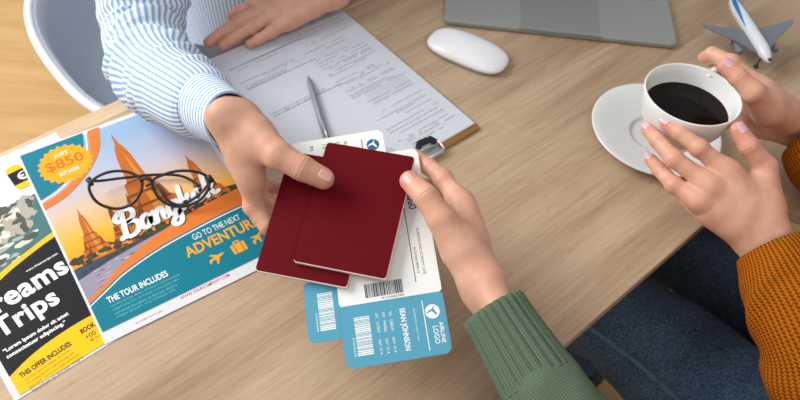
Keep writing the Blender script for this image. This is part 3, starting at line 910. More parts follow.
def boarding_pass(u, v, w, label):
    """local millimetres: x across the pass, y along it from the tear line; the stub is below zero"""
    r = root('boarding_pass', label, 'boarding pass', on_stack(u, v, w), PR @ rotz(math.radians(20.0)), 'boarding passes')
    Wd, Lg, St = 95.0, 148.0, 57.0
    c = 7
    main = [(2.2, 0), (Wd-2.2, 0), (Wd, 2.2)] + [p for p in rrect(0, 20, Wd, Lg, c, 6) if p[1] > 60] + [(0, 2.2)]
    stub = [(0, -2.2)] + [p for p in rrect(0, -St, Wd, -10, c, 6) if p[1] < -40][0:0]
    q = rrect(0, -St, Wd, 0, c, 6)
    bl = [p for p in q if p[1] < -St/2 and p[0] < Wd/2]; br = [p for p in q if p[1] < -St/2 and p[0] > Wd/2]
    stub = br + [(Wd, -2.2), (Wd-2.2, 0), (2.2, 0), (0, -2.2)] + bl
    mb = MB(); mb.prism(main, -.4, 0); mmx(mb).build('main_coupon', M['pass_white'], r, smooth=False)
    mb = MB(); mb.prism(stub, -.4, 0); st = mmx(mb).build('stub', M['pass_blue'], r, smooth=False, label='blue tear-off stub')
    z = .08
    mb = MB(); rb = random.Random(7)
    x = 25.0
    while x < 60:
        w_ = rb.choice((.5, .5, .8, 1.2)); mb.rect(x, 4.5, min(x+w_, 60), 17.5, z); x += w_ + rb.choice((.35, .5, .7))
    mmx(mb).build('barcode', M['pass_ink'], r, smooth=False); mb = MB()
    put_text(mb, '0123456789', 40, 1.2, 20, 2.0, z)
    mmx(mb).build('barcode_digits', M['pass_ink'], r, smooth=False); mb = MB()
    for x_, y_, s_, h_, w2 in ((80.0, 64, 'BOARDING PASS | ECONOMY CLASS', 3.4, 46), (75.5, 46, '0123456789012', 2.4, 26)):
        put_text(mb, s_, x_, y_, w2, h_, z, 0, -90)
    mmx(mb).build('class_lettering', M['pass_ink'], r, smooth=False); mb = MB()
    for x_, s_, y_, w2, h_ in ((20, 'M', 141, 4.5, 3.6), (33, '15', 141, 5, 3.6), (34, 'GATE', 131, 9, 2.6), (46, '12:00', 141, 14, 5), (55, 'SEAT', 141, 9, 3.2), (60, 'AIRPORT', 131, 20, 3), (20, 'NAME', 131, 9, 2.6), (46, 'TO', 120, 6, 3)):
        put_text(mb, s_, x_, y_, w2, h_, z, 0, -90)
    mmx(mb).build('flight_lettering', M['pass_ink'], r, smooth=False)
    def logo(mb, cx, cy, R_, m0, m1):
        mb.disc(cx, cy, R_, z, m0)
        mb.flat(arc([(cx-R_*.98, cy-R_*.15), (cx-R_*.35, cy-R_*.05), (cx+R_*.15, cy+R_*.30), (cx+R_*.35, cy+R_*.85), (cx+R_*.02, cy+R_*.45), (cx-R_*.45, cy+R_*.22)], 4), z+.06, m1)
        mb.flat(arc([(cx-R_*.1, cy+R_*.05), (cx+R_*.45, cy-R_*.5), (cx+R_*.62, cy-R_*.42), (cx+R_*.2, cy+R_*.35)], 3), z+.05, m1)
    mb = MB()
    logo(mb, 83.5, 132, 6.4, 0, 1)
    put_text(mb, 'AIRLINE', 86.0, 122.5, 17, 4.2, z, 0, -90, .02); put_text(mb, 'LOGO', 77.2, 101, 17, 8.2, z, 0, -90, .03)
    mb.rect(72.4, 12, 73.2, 140, z, 0)
    mmx(mb).build('airline_logo', [M['pass_deep'], M['pass_white']], r, smooth=False)
    mb = MB(); rb = random.Random(12); y = -12.0
    while y > -47:
        w_ = rb.choice((.5, .8, 1.2)); mb.rect(11.8, max(y-w_, -47), 26, y, z); y -= w_ + rb.choice((.5, .7))
    put_text(mb, '012345678', 8.6, -30, 17, 1.8, z, 0, -90)
    put_text(mb, 'SEAN JOHNSON', 52.5, -10, 39, 6.6, z, 0, -90, .025)
    put_text(mb, 'BOARDING PASS | ECONOMY CLASS', 66, -12, 30, 1.8, z, 0, -90)
    for k, (a_, b_) in enumerate((('TO', 'LISBON'), ('FROM', 'MADRID'), ('DATE', '12 MAY'))):
        put_text(mb, a_, 44 - 6.2*k, -11, 4.5, 2.4, z, 0, -90); put_text(mb, b_, 44 - 6.2*k, -19, 10, 2.6, z, 0, -90)
        put_text(mb, 'SEAT', 44 - 6.2*k, -35, 6, 2.2, z, 0, -90); put_text(mb, '15 A', 44 - 6.2*k, -43, 6, 2.4, z, 0, -90)
    mb.rect(74.9, -52, 75.7, -6, z)
    logo(mb, 83.2, -17.5, 6.6, 0, 1)
    put_text(mb, 'AIRLINE', 87.4, -28, 19, 3.6, z, 0, -90, .015); put_text(mb, 'LOGO', 81.2, -31, 16, 4.6, z, 0, -90, .015)
    mmx(mb).build('stub_lettering', [M['white_ink'], M['pass_blue']], st, smooth=False)
    return r
boarding_pass(4.5, -93.5, -12.2, 'boarding pass on top, with its whole blue stub in view')
boarding_pass(-34.5, -77.5, -14.0, 'boarding pass underneath, its blue stub half hidden to the left of the other stub')

# ------------------------------------------------------------------ saucer, cup of coffee, toy airliner
sc_c = at(652, 137, 0)
sr = root('saucer', 'white saucer on the desk under the lifted coffee cup', 'saucer', sc_c)
V, Fq = lathe([(.001, .0035), (.024, .0035), (.0275, .0042), (.0290, .0062), (.0315, .0066), (.045, .0088), (.066, .0140), (.0765, .0172), (.0785, .0172), (.0782, .0158), (.066, .0112), (.045, .0056), (.033, .0034), (.032, .0004), (.027, .0004), (.026, .0022), (.001, .0022)], 96)
V = [(x*1.045, y*1.045, z) for x, y, z in V]
mesh('dish', V, Fq, M['ceramic'], sr)
CUP_Z = .066
CT = rotz(math.radians(8)) @ np.array([[1, 0, 0], [0, math.cos(.05), math.sin(-.05)*-1], [0, -math.sin(.05), math.cos(.05)]])
cup_c = at(693, 93.5, .132); cup_c = cup_c - CT[:, 2]*.064
cup = root('coffee_cup', 'white cup of black coffee held in two hands above its saucer', 'cup', cup_c, CT)
out_ = [(.001, .0025), (.024, .0025), (.0255, .0), (.0290, .0), (.0300, .003), (.0345, .0075), (.0425, .0185), (.0495, .034), (.0540, .051), (.0560, .0650)]
in_ = [(.0556, .0664), (.0542, .0664), (.0534, .0650), (.0514, .051), (.0468, .034), (.0395, .019), (.030, .009), (.001, .0075)]
V, Fq = lathe([(r_*.945, z_*.97) for r_, z_ in out_ + in_], 96); mesh('bowl', V, Fq, M['ceramic'], cup)
m = M['coffee'] = material('black_coffee', srgb(14, 6, 3), .08, spec=.12)
g = NG(m); tcx = g.N.new('ShaderNodeTexCoord'); ln_ = g.N.new('ShaderNodeVectorMath'); ln_.operation = 'LENGTH'; g.L.new(tcx.outputs['Object'], ln_.inputs[0])
g.color(g.ramp(g.math('MULTIPLY', ln_.outputs['Value'], 20.4), [(.85, srgb(18, 9, 6)), (.93, srgb(52, 24, 8)), (.985, srgb(120, 66, 22))]))
V, Fq = lathe([(.001, 0), (.02, 0), (.035, 0), (.0425, 0), (.0448, .0002), (.0462, .0008)], 96)
co = mesh('coffee', V, Fq, M['coffee'], cup, label='black coffee with a thin brown edge'); co.location = (0, 0, .0412)
ha = math.radians(47)
hp = spline([(.0500, .056), (.063, .058), (.0740, .052), (.0760, .042), (.069, .029), (.055, .021), (.0425, .020)], 6)
mb = MB(); mb.tube([(r_*math.cos(ha), r_*math.sin(ha), z_) for r_, z_ in hp], .0046, n=12); mb.build('handle', M['ceramic'], cup)

nose, tail = at(770, 61, .028), at(729, -3, .032)
fx_ = unit(nose - tail); fz_ = unit(np.array([0, 0, 1]) - fx_*fx_[2]); fy_ = np.cross(fz_, fx_)
pl = root('toy_airliner', 'small white toy airliner with grey wings standing on the desk behind the cup', 'toy airplane', (tail*.45 + nose*.55)*np.array([1, 1, 0]) + np.array([0, 0, .030]), np.stack([fx_, fy_, fz_], 1))
LP = float(np.linalg.norm(nose - tail)); h0 = LP*.45
M['plane_white'] = material('toy_plane_white', srgb(232, 236, 238), .3, coat=.2); M['plane_grey'] = material('toy_plane_grey', srgb(122, 130, 138), .45)
M['plane_blue'] = material('toy_plane_blue', srgb(36, 118, 182), .4); M['plane_dark'] = material('toy_plane_dark', srgb(44, 46, 50), .4)
rad = .0092
prof_ = [(-1.0, .0016, .004), (-.96, .003, .0035), (-.86, .0056, .0022), (-.72, .0082, .0008), (-.55, rad, 0), (.25, rad, 0), (.30, .0088, -.0002), (.37, .0070, -.0008), (.425, .0045, -.0015), (.458, .0012, -.0022)]
V, Fq = [], []
nn = 24
xs = [(-.55 + (p[0] + .55)*(1 if p[0] > -.55 else 1.0))*LP*(1.0 if p[0] > 0 else .55/1.0*1.0) for p in prof_]
for x_, (p, r_, dz) in zip(xs, prof_):
    for j in range(nn):
        a = 2*math.pi*j/nn; V.append((x_, r_*math.cos(a), r_*math.sin(a) + dz))
for i in range(len(prof_)-1):
    for j in range(nn): Fq.append((i*nn+j, (i+1)*nn+j, (i+1)*nn+(j+1) % nn, i*nn+(j+1) % nn))
Fq += [list(range(nn)), list(range((len(prof_)-1)*nn, len(prof_)*nn))[::-1]]
fz = [sum(V[v_][2] for v_ in f)/len(f) for f in Fq]; fxm = [sum(V[v_][0] for v_ in f)/len(f) for f in Fq]
mi = [1 if (x_ < -.30*LP and z_ > -.004 and x_ > -.56*LP) else 0 for x_, z_ in zip(fxm, fz)]
bod = mesh('fuselage', V, Fq, [M['plane_white'], M['plane_blue']], pl, midx=[0]*len(Fq))
def wing(name, pts, z0_, dih, th, mat_, parent, mirror=False):
    s = -1 if mirror else 1
    n = len(pts); V = []
    for lay in (1, -1):
        for x_, y_ in pts: V.append((x_, s*y_, z0_ + dih*y_ + lay*th*.5*(1 - .6*y_/.075)))
    Fq = [list(range(n)), list(range(n, 2*n))[::-1]] + [(i, n+i, n+(i+1) % n, (i+1) % n) for i in range(n)]
    if mirror: Fq = [f[::-1] for f in Fq]
    o = mesh(name, V, Fq, mat_, parent, smooth=False)
    return soften(o, .0006)
for mir in (False, True):
    w = wing('wing', [(.048, .004), (.020, .030), (-.004, .064), (-.012, .0715), (-.016, .0705), (-.008, .034), (-.006, .020), (-.004, .004)], -.004, .10, .0042, M['plane_grey'], pl, mir)
    s = -1 if mir else 1
    mb = MB(); mb.tube([(.034, s*.027, -.0085), (.031, s*.027, -.0088), (.018, s*.027, -.0085), (.011, s*.027, -.008)], [.0040, .0046, .0042, .0026], n=16)
    mb.build('engine', M['plane_grey'], w)
    wing('tailplane', [(-.0665, .002), (-.082, .027), (-.088, .027), (-.080, .002)], .003, .08, .0022, M['plane_grey'], pl, mir)
    mb = MB(); mb.tube([(-.006, s*.011, -.008), (-.006, s*.011, -.0245)], .0012); mb.tube([(-.006, s*.008, -.0256), (-.006, s*.014, -.0256)], .0040, n=16); mb.build('landing_gear', M['plane_dark'], pl)
mb = MB(); mb.tube([(.045, 0, -.006), (.045, 0, -.0255)], .0011); mb.tube([(.045, -.002, -.0265), (.045, .002, -.0265)], .0030, n=16); mb.build('landing_gear', M['plane_dark'], pl)
mb = MB(); n = 5
fin = [(-.058, .007), (-.082, .036), (-.093, .036), (-.084, .004)]
V = [(x_, y_, z_) for y_ in (.0011, -.0011) for x_, z_ in fin]
soften(mesh('tail_fin', V, [(3, 2, 1, 0), (4, 5, 6, 7)] + [(i, (i+1) % 4, 4+(i+1) % 4, 4+i) for i in range(4)], M['plane_white'], pl, smooth=False), .0005)
def patch(name, rows, cols, fn, mat_, parent):
    V = [fn(i/rows, j/cols) for i in range(rows+1) for j in range(cols+1)]
    Fq = [(i*(cols+1)+j, i*(cols+1)+j+1, (i+1)*(cols+1)+j+1, (i+1)*(cols+1)+j) for i in range(rows) for j in range(cols)]
    o = mesh(name, V, Fq, mat_, parent); s_ = o.modifiers.new('thickness', 'SOLIDIFY'); s_.thickness = .0003; s_.offset = 0
    return o
def skin_of(x_, a, lift=.00025):
    p = np.interp(x_, xs, [q_[1] for q_ in prof_]); dz = np.interp(x_, xs, [q_[2] for q_ in prof_])
    return (x_, (p+lift)*math.cos(a), (p+lift)*math.sin(a) + dz)
for s in (1, -1):
    patch('blue_stripe', 14, 4, lambda u, v: skin_of(-.078 + .072*u, math.pi/2 + s*(.30 + .75*u + (v-.5)*(.9*(1-u) + .12))), M['plane_blue'], pl)
patch('cockpit_window', 3, 10, lambda u, v: skin_of(.0595 + .0035*u, math.pi/2 + (v-.5)*1.7 - 0), M['plane_dark'], pl)

# ------------------------------------------------------------------ people
HANDS = {}
HANDS['A'] = dict(wr=.0144, ws=.0098, wrist=(233,118,.155), forearm=(200,101,.130),
 index=[(251,179,.118),(253,206,.094),(267,226,.084),(290,230,.076)],
 middle=[(249,178,.098),(257,204,.072),(272,214,.062),(292,214,.064)],
 ring=[(248,171,.080),(257,194,.058),(272,204,.052),(292,204,.056)],
 pinky=[(248,160,.066),(258,180,.050),(271,188,.048),(287,190,.052)],
 thumb=[(256,136,.149),(278,155,.150),(302,168,.145),(323.5,178.5,.137)], thumb_r=(.0155, .0136, .0121, .0104))
HANDS['B'] = dict(wr=.0140, ws=.0094, wrist=(482,285,.104), forearm=(508,332,.104),
 index=[(461,203,.118),(443,179,.120),(428,166,.119),(415,157,.117)],
 middle=[(463,212,.098),(444,193,.090),(424,187,.094),(408,184,.100)],
 ring=[(462,224,.080),(446,210,.070),(424,205,.074),(406,202,.080)],
 pinky=[(460,238,.066),(446,226,.058),(428,221,.062),(414,218,.066)],
 thumb=[(461,250,.122),(442,220,.140),(426,197,.149),(410,181,.1475)], thumb_r=(.0150, .0132, .0116, .0098))
HANDS['C'] = dict(wrist=(761,236,.062), forearm=(793,288,.045),
 index=[(727,171,.105),(699,148,.119),(680,133,.121),(667,124,.120)],
 middle=[(710,185,.096),(674,159,.104),(658,141,.103),(648,130,.100)],
 ring=[(698,200,.083),(674,185,.083),(660,170,.078),(651,160,.074)],
 pinky=[(708,212,.072),(694,207,.060),(687,201,.050),(683,195,.043)],
 thumb=[(766,205,.082),(765,167,.105),(749,146,.122),(738,130,.130)])
HANDS['D'] = dict(wrist=(796,125,.075), forearm=(838,147,.060),
 index=[(760,88,.125),(731,63,.135),(712,54,.128),(704,57,.116)],
 middle=[(754,100,.102),(728,76,.108),(712,72,.100),(706,78,.088)],
 ring=[(752,114,.082),(730,95,.082),(718,92,.074),(711,96,.064)],
 pinky=[(754,126,.064),(734,112,.060),(724,110,.052),(718,113,.045)],
 thumb=[(768,110,.112),(753,92,.138),(738,77,.146),(725,66,.150)])
HANDS['E'] = dict(wrist=(330,-8,.036), forearm=(392,-50,.04),
 index=[(276,-4,.030),(254,4,.032),(241,11,.022),(232,16,.014)],
 middle=[(270,6,.030),(240,22,.026),(222,33,.016),(209,42,.012)],
 ring=[(276,14,.028),(250,28,.024),(234,38,.015),(223,45,.012)],
 pinky=[(288,22,.024),(271,32,.020),(259,39,.014),(250,44,.012)],
 thumb=[(316,-12,.03),(296,-18,.028),(278,-18,.02),(264,-14,.014)])
for h in HANDS.values():
    for k, v in list(h.items()):
        if not isinstance(v, float) and k != 'thumb_r': h[k] = at(*v) if isinstance(v, tuple) else [at(*p) for p in v]

def body_mesh(name, hands, core, parent):
    """one person's body: hands and wrists in detail, the rest (under the clothes) joined to them"""
    V, Q, R_ = [], [], []
    n = 0
    for h in hands:
        v, q, r_ = hand_mesh(h)
        V.append(v); Q += (q + n).tolist(); R_.append(r_); n += len(v)
    lo = np.min([np.minimum(c[0], c[1]) - max(c[2], c[3]) for c in core], axis=0) - .02
    hi = np.max([np.maximum(c[0], c[1]) + max(c[2], c[3]) for c in core], axis=0) + .02
    res = .009
    P = grid_pts(lo, hi, res); D = None
    for c in core:
        d = cone_d(P, *c[:4]); D = d if D is None else smin(D, d, c[4] if len(c) > 4 else .03)
    v, q = surface_nets(D, lo, res)
    V.append(v); Q += (q + n).tolist(); R_.append(np.zeros(len(v)))
    o = mesh(name, np.vstack(V), Q, M['skin'], parent, world=True)
    a = o.data.attributes.new('redness', 'FLOAT', 'POINT'); a.data.foreach_set('value', np.concatenate(R_).astype(np.float32))
    sm = o.modifiers.new('smooth', 'SMOOTH'); sm.factor = .5; sm.iterations = 2
    return o
def head_core(c, fwd):
    """neck, skull, jaw, nose, ears around the head centre c"""
    f = unit(fwd); s = np.cross(f, [0, 0, 1.0]); u = np.array([0, 0, 1.0])
    return [(c - u*.20 - f*.02, c - u*.07 - f*.012, .058, .052, .03), (c + u*.025 - f*.02, c + u*.03 + f*.005, .080, .078, .02), (c - u*.05 + f*.03, c - u*.075 + f*.045, .055, .036, .03),
            (c - u*.005 + f*.088, c - u*.03 + f*.104, .010, .013, .012), (c - u*.065 + f*.083, c - u*.068 + f*.080, .012, .012, .012), (c - u*.02 + s*.078, c + u*.015 + s*.080, .012, .015, .008), (c - u*.02 - s*.078, c + u*.015 - s*.080, .012, .015, .008)]
def hair_mesh(c, fwd, parent, long=False):
    f = unit(fwd); u = np.array([0, 0, 1.0])
    P = grid_pts(c - .2 - u*.16, c + .2, .008)
    d = smin(cone_d(P, c + u*.03 - f*.03, c + u*.04, .088, .086), cone_d(P, c - f*.05, c - f*.06 - u*(.22 if long else .06), .07, .06 if long else .05), .04)
    q = P - (c + f*.06 - u*.03)
    d = np.maximum(d, -(np.linalg.norm(q, axis=-1) - .086))
    v, k = surface_nets(d, c - .2 - u*.16, .008)
    o = mesh('hair', v, k, M['hair'], parent, world=True)
    sm = o.modifiers.new('smooth', 'SMOOTH'); sm.factor = .5; sm.iterations = 3
    return o

def sleeve(name, pts, rad, mat_, parent, lip=.012, thick=.003, n=96, per=10, disp=None, ell=None, ref=None, open_end=True, label=None):
    """cloth tube from its opening (first point) up the arm; UV: u round the arm 0..1, v metres along it"""
    C = spline(pts, per)
    kk = len(pts)
    t_in = np.linspace(0, kk-1, len(C)); R_ = np.interp(t_in, np.arange(kk), rad)
    # smooth radius
    for _ in range(3): R_[1:-1] = .25*R_[:-2] + .5*R_[1:-1] + .25*R_[2:]
    T_, A_, B_ = frames(C, ref=ref)
    s_ = np.concatenate([[0], np.cumsum(np.linalg.norm(np.diff(C, axis=0), axis=1))])
    th = np.arange(n)*2*math.pi/n
    rings, vv = [], []
    def ring(i, r):
        if ell is not None:
            ra, rb = r*(1+ell), r*(1-ell)
            if np.ndim(ra) == 0: pass
            return C[i] + np.cos(th)[:, None]*A_[i]*(ra if np.ndim(ra) == 0 else ra[:, None]) + np.sin(th)[:, None]*B_[i]*(rb if np.ndim(rb) == 0 else rb[:, None])
        r = np.broadcast_to(r, (n,))
        return C[i] + r[:, None]*(np.cos(th)[:, None]*A_[i] + np.sin(th)[:, None]*B_[i])
    ilip = int(np.searchsorted(s_, lip))
    for i in range(ilip, -1, -1):
        rings.append(ring(i, (R_[i] - thick) + (disp(th, s_[i]) if disp else 0))); vv.append(-s_[i] - thick)
    r0 = R_[0] + (disp(th, 0) if disp else 0)
    rings.append(ring(0, r0 - thick*.3) - T_[0]*thick*.6); vv.append(-thick*.3)
    for i in range(len(C)):
        rings.append(ring(i, R_[i] + (disp(th, s_[i]) if disp else 0))); vv.append(s_[i])
    V = np.vstack(rings); k = len(rings)
    Fq, UV = [], []
    for i in range(k-1):
        for j in range(n):
            j2 = (j+1) % n
            Fq.append((i*n+j, i*n+j2, (i+1)*n+j2, (i+1)*n+j)); UV += [(j/n, vv[i]), ((j+1)/n, vv[i]), ((j+1)/n, vv[i+1]), (j/n, vv[i+1])]
    return mesh(name, V, Fq, mat_, parent, world=True, uv=UV, label=label)
def torso(name, e0, n0, face, z_rows, mat_, parent, mat2=None):
    """clothed trunk: rows of (z, half width, half depth, shift forward)"""
    n = 72
    rows = spline(np.array(z_rows, float), 6)
    V, vv, Fq, UV = [], [], [], []
    for z_, w_, d_, f_s in rows:
        for j in range(n):
            a = 2*math.pi*j/n; c, s = math.cos(a), math.sin(a)
            V.append(en(e0, n0 + face*f_s, z_) + ED*w_*math.copysign(abs(c)**.8, c) + ND*d_*math.copysign(abs(s)**.85, s)*(1 + .02*math.sin(5*a + z_*30)))
        vv.append(z_)
    for i in range(len(rows)-1):
        for j in range(n):
            j2 = (j+1) % n
            Fq.append((i*n+j, i*n+j2, (i+1)*n+j2, (i+1)*n+j)); UV += [(j/n, vv[i]), ((j+1)/n, vv[i]), ((j+1)/n, vv[i+1]), (j/n, vv[i+1])]
    V = V + [en(e0, n0 + face*rows[0][3], rows[0][0]), en(e0, n0 + face*rows[-1][3], rows[-1][0])]
    for j in range(n):
        Fq.append((j, len(rows)*n, (j+1) % n)); UV += [(0, 0)]*3
        Fq.append(((len(rows)-1)*n + j, (len(rows)-1)*n + (j+1) % n, len(rows)*n+1)); UV += [(0, 0)]*3
    return mesh(name, V, Fq, mat_, parent, world=True, uv=UV)
M['seam'] = material('denim_seam', srgb(84, 110, 134), .9, spec=.1)
def legs(e0, n0, face, spread, mat_, parent, name, knee=.42, seam=False):
    out = []
    for s in (-1, 1):
        hip = en(e0 + s*.085, n0, -.195); kn = en(e0 + s*spread, n0 + face*knee, -.205); an = en(e0 + s*spread, n0 + face*(knee+.02), -TABLE_Z + .10)
        C = [hip, hip*.5 + kn*.5 + np.array([0, 0, .012]), kn - unit(kn-hip)*.06 + np.array([0, 0, .012]), kn + unit(kn-hip)*.035 - np.array([0, 0, .05]), kn*.6 + an*.4, an]
        rr = [.100, .086, .070, .064, .056, .050]
        o = sleeve(name, [np.array(c) for c in C][::-1], rr[::-1], mat_, parent, disp=lambda th, q_: .0016*np.sin(3*th + q_*70) + .0012*np.sin(5*th - q_*110))
        out.append(o)
        if seam:
            vs = np.array([v.co for v in o.data.vertices]).reshape(-1, 96, 3) + np.array(ROOTS[parent.name].translation)
            dr = ED*s*math.sin(.95) + np.array([0, 0, math.cos(.95)])
            P = []
            for ring in vs:
                c = ring.mean(0); t = (c - hip) @ unit(kn - hip)
                if .03 < t < np.linalg.norm(kn - hip) - .03 and abs(c[2] - hip[2]) < .05:
                    k = len(P); P.append(ring[int(np.argmax((ring.mean(0) * 0 + ring - c) @ dr))] + dr*.0010)
            P = np.array(P)
            for _ in range(40): P[1:-1] = .25*P[:-2] + .5*P[1:-1] + .25*P[2:]
            P = spline(P, 4)
            mb = MB(); mb.tube(P, .0034 + .0010*np.sin(np.arange(len(P))*1.1), n=8); mb.build('side_seam', M['seam'], o, world=True)
        sh = an - np.array([0, 0, .055])
        mb = MB(); f = np.array(ND)*face
        V, Fq = tube([sh - f*.06 , sh - f*.05 + [0, 0, 0], sh + f*.03 - [0, 0, .005], sh + f*.12 - [0, 0, .015], sh + f*.165 - [0, 0, .02]], [.030, .040, .042, .034, .018], 16)
        mesh('shoe', V, Fq, M['shoe'], parent, world=True)
    return out
def nails_for(h, body, mat_, fingers, dorsal, thumb=None, shift_t=.0014):
    for k in fingers:
        f = h[k]; o = mesh('fingernail', *nail(f[2], f[3], dorsal.get(k), FR[k][3]), mat_, body, world=True)
    if thumb is not None: mesh('fingernail', *nail(h['thumb'][2], h['thumb'][3], thumb, h.get('thumb_r', (0, 0, 0, .0088))[3], .0130, .0118, shift_t), mat_, body, world=True)

# --- the person in the striped shirt, behind the desk
NF = -1
pa = root('person', 'person in a blue and white striped shirt handing over the passports across the desk', 'person', en(.56, .98, -.29), None)
hA, hE = HANDS['A'], HANDS['E']
elbA, shA = at(148, 56, .040), en(.42, .92, .33)
elbE, shE = en(.76, .89, .06), en(.78, .96, .30)
hd = en(.58, .92, .56)
core = [(hA['forearm'], at(170, 84, .09), .016, .022), (at(170, 84, .09), elbA, .022, .028), (elbA, at(143, 8, .06), .028, .030), (at(143, 8, .06), shA, .030, .045), (hE['forearm'], elbE, .022, .038), (elbE, shE, .036, .046),
        (shA + ED*.03, shE - ED*.03, .05, .05, .06), (en(.58, .94, .28), en(.58, .96, -.22), .10, .12, .08)] + head_core(hd, ND*-1)
bA = body_mesh('body', [hA, hE], core, pa)
hair_mesh(hd, ND*-1, pa)
nails_for(hA, bA, M['nail_nude'], (), {}, thumb=np.array([.0, -.30, 1.0]))
torso('shirt', .59, .95, NF, [(-.33, .17, .12, 0), (-.25, .185, .14, 0), (-.05, .19, .14, .0), (.15, .20, .13, 0), (.26, .20, .12, .01), (.315, .15, .09, .015), (.345, .075, .062, .02), (.37, .062, .058, .025)], M['shirt_body'], pa)
def folds(th, s, L=()):
    d = 0
    for s0, t0, ws, wt, amp, sl in L:
        dt = np.angle(np.exp(1j*(th - t0)))
        d = d + amp*np.exp(-((s - s0 - sl*dt)/ws)**2)*np.exp(-(dt/wt)**2)
    return d
rndf = random.Random(5)
FL = [(rndf.uniform(.05, .46), rndf.uniform(0, 6.28), rndf.uniform(.005, .009), rndf.uniform(.5, 1.1), rndf.choice((.004, .006, -.005, .006)), rndf.uniform(-.03, .03)) for _ in range(44)]
FL += [(.13 + .020*k, 1.2 + 1.9*k, .006, .9, (.010, -.008, .009)[k % 3], .02*(-1)**k) for k in range(8)]
cuff0 = at(223, 117, .158)
cdir = unit(at(180, 88, .112) - cuff0)
c0 = at(230, 120, .154); c1 = at(192, 98, .116)
ca = unit(c1 - c0)
sleeve('cuff', [c0, c0 + ca*.03, c0 + ca*.062], [.0272, .0305, .0335], M['cuff'], pa, lip=.03, thick=.0022, per=6, ell=.06)
sleeve('cuff_lining', [c0 + ca*-.0015, c0 + ca*.02, c0 + ca*.04], [.0252, .0265, .028], M['navy'], pa, lip=.01, thick=.001, per=4, ell=.06, label='dark navy inside of the cuff')
sleeve('sleeve', [c0 + ca*.054, c0 + ca*.075, at(173, 87, .088), at(158, 75, .058), at(147, 52, .040), at(143, 8, .06), shA*.5 + at(143, 0, .06)*.5, shA, shA + ED*.06 + np.array([0, 0, .02])],
       [.0330, .039, .043, .047, .050, .054, .060, .072, .07], M['shirt'], pa, lip=.01, disp=lambda th, s: folds(th, s, FL), per=14)
cE = hE['wrist'] + (hE['forearm'] - hE['wrist'])*.35
aE = unit(elbE - cE)
sleeve('cuff', [cE, cE + aE*.03, cE + aE*.06], [.034, .036, .038], M['cuff'], pa, thick=.0022, per=6)
sleeve('sleeve', [cE + aE*.052, cE + aE*.08, cE*.4 + elbE*.6, elbE, elbE*.5 + shE*.5, shE, shE - ED*.06 + np.array([0, 0, .02])], [.038, .046, .052, .058, .062, .07, .07], M['shirt'], pa, disp=lambda th, s: folds(th, s, FL), per=10)
legs(.58, .96, NF, .13, M['trousers'], pa, 'trouser_leg', knee=.36)

# --- the person in the green sweater, taking the passports
pg = root('person', 'person in a sage green knitted sweater taking the passports and boarding passes', 'person', en(.02, -.34, -.29), None)
hB = HANDS['B']
w0 = at(494, 310, .108); w1 = at(537, 379, .094); elb = at(612, 500, .055); sh = en(.20, -.28, .30)
shL = en(-.18, -.30, .30); elL = en(-.24, -.16, .02); wrL = en(-.06, -.10, -.10)
hdg = en(.01, -.30, .55)
core = [(hB['forearm'], elb, .018, .034), (elb, sh, .036, .046), (sh, shL, .05, .05, .06), (shL, elL, .046, .036), (elL, wrL, .036, .02), (wrL, wrL + ED*.02 + ND*.10, .022, .018, .02), (en(.01, -.33, .28), en(.01, -.33, -.22), .10, .12, .08)] + head_core(hdg, ND)
bB = body_mesh('body', [hB], core, pg)
hair_mesh(hdg, ND, pg, True)
nails_for(hB, bB, M['nail_nude'], (), {}, thumb=np.array([-.7, .1, .8]), shift_t=-.001)
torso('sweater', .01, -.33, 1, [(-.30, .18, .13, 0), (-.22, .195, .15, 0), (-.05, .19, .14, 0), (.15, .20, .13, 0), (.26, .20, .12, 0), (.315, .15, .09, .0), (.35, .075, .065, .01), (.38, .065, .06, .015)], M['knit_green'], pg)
gd = unit(w1 - w0)
def ribs(th, s, n=30, amp=.0017): return amp*np.abs(np.cos(th*n/2))**.45 - amp
cg = [w0, w0 + gd*.022, w0 + gd*.045, w0 + gd*.070]
sleeve('cuff', cg, [.0300, .0308, .0326, .0350], M['knit_green_rib'], pg, lip=.03, thick=.004, n=360, per=6, disp=lambda th, s: ribs(th, s, 24, .0032), ell=.0, label='ribbed green cuff')
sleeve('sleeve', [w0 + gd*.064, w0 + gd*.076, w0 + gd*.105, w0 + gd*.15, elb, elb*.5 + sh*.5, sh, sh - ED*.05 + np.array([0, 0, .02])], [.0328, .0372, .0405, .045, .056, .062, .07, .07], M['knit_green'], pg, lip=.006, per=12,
       disp=lambda th, s: .0012*np.sin(3*th + s*60) + .0008*np.sin(5*th - s*90))
sleeve('sleeve', [wrL, wrL*.5 + elL*.5, elL, elL*.5 + shL*.5, shL, shL + ED*.05 + np.array([0, 0, .02])], [.034, .046, .056, .06, .07, .07], M['knit_green'], pg)

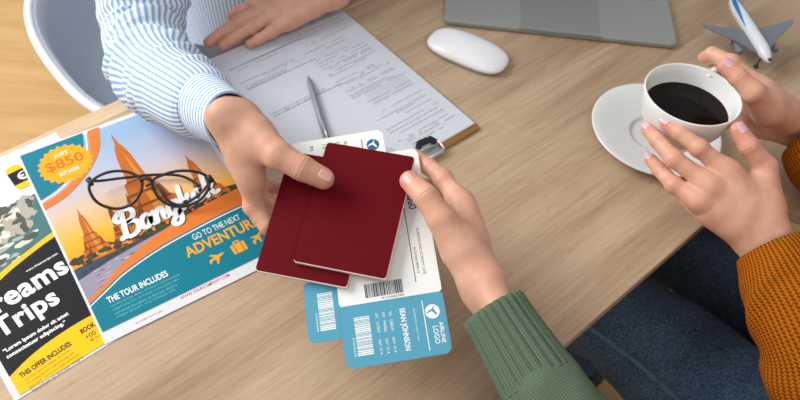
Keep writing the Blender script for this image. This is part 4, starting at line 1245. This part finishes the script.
# --- the person in the orange sweater, holding the cup
po = root('person', 'person in a rust orange knitted sweater and jeans holding the coffee cup', 'person', en(.74, -.26, -.29), None)
hC, hD = HANDS['C'], HANDS['D']
wc = at(773, 250, .058); c2 = at(806, 308, .045); elC = at(876, 440, .0); shC = en(.55, -.22, .30)
wd = at(808, 132, .072); d2 = at(852, 168, .060); elD = en(.98, -.02, .03); shD = en(.92, -.22, .30)
hdo = en(.74, -.24, .55)
core = [(hC['forearm'], elC, .022, .038), (elC, shC, .036, .046), (hD['forearm'], elD, .022, .038), (elD, shD, .036, .046), (shC, shD, .05, .05, .06), (en(.74, -.27, .28), en(.74, -.27, -.22), .10, .12, .08)] + head_core(hdo, ND)
bC = body_mesh('body', [hC, hD], core, po)
hair_mesh(hdo, ND, po, True)
up3 = np.array([0, 0, 1.0])
nails_for(hC, bC, M['nail_pink'], ('index', 'middle', 'ring'), dict(index=np.array([-.25, -.55, .8]), middle=np.array([-.3, -.5, .8]), ring=np.array([-.4, -.45, .8])), thumb=np.array([.15, -.45, .9]))
nails_for(hD, bC, M['nail_pink'], (), {}, thumb=np.array([.1, -.45, .9]))
torso('sweater', .74, -.27, 1, [(-.28, .185, .14, 0), (-.22, .20, .155, 0), (-.05, .195, .145, 0), (.15, .20, .13, 0), (.26, .20, .12, 0), (.315, .15, .09, 0), (.35, .075, .065, .01), (.38, .065, .06, .015)], M['knit_orange'], po)
od = unit(c2 - wc)
RF = random.Random(8)
FO = [(RF.uniform(.03, .3), RF.uniform(0, 6.28), RF.uniform(.012, .02), RF.uniform(.6, 1.2), RF.choice((.004, -.005, .006)), RF.uniform(-.04, .04)) for _ in range(16)]
sleeve('sleeve', [wc, wc + od*.012, wc + od*.035, c2 + od*.03, elC, elC*.5 + shC*.5, shC, shC + ED*.05 + np.array([0, 0, .02])], [.0385, .0425, .050, .058, .066, .066, .072, .07], M['knit_orange'], po, lip=.02, thick=.004, n=120, per=12, disp=lambda th, s: folds(th, s, FO))
sleeve('sleeve', [wd, wd + unit(d2-wd)*.012, d2, elD, elD*.5 + shD*.5, shD, shD - ED*.05 + np.array([0, 0, .02])], [.036, .042, .050, .060, .064, .072, .07], M['knit_orange'], po, lip=.02, thick=.004, n=120, per=12, disp=lambda th, s: folds(th, s, FO))
lg = legs(.675, -.22, 1, .092, M['denim'], po, 'jean_leg', knee=.42, seam=True)
#@@REST
for o in list(bpy.data.objects):
    if o.parent is None and o.type in ('MESH', 'EMPTY'): o.location.z += TABLE_Z
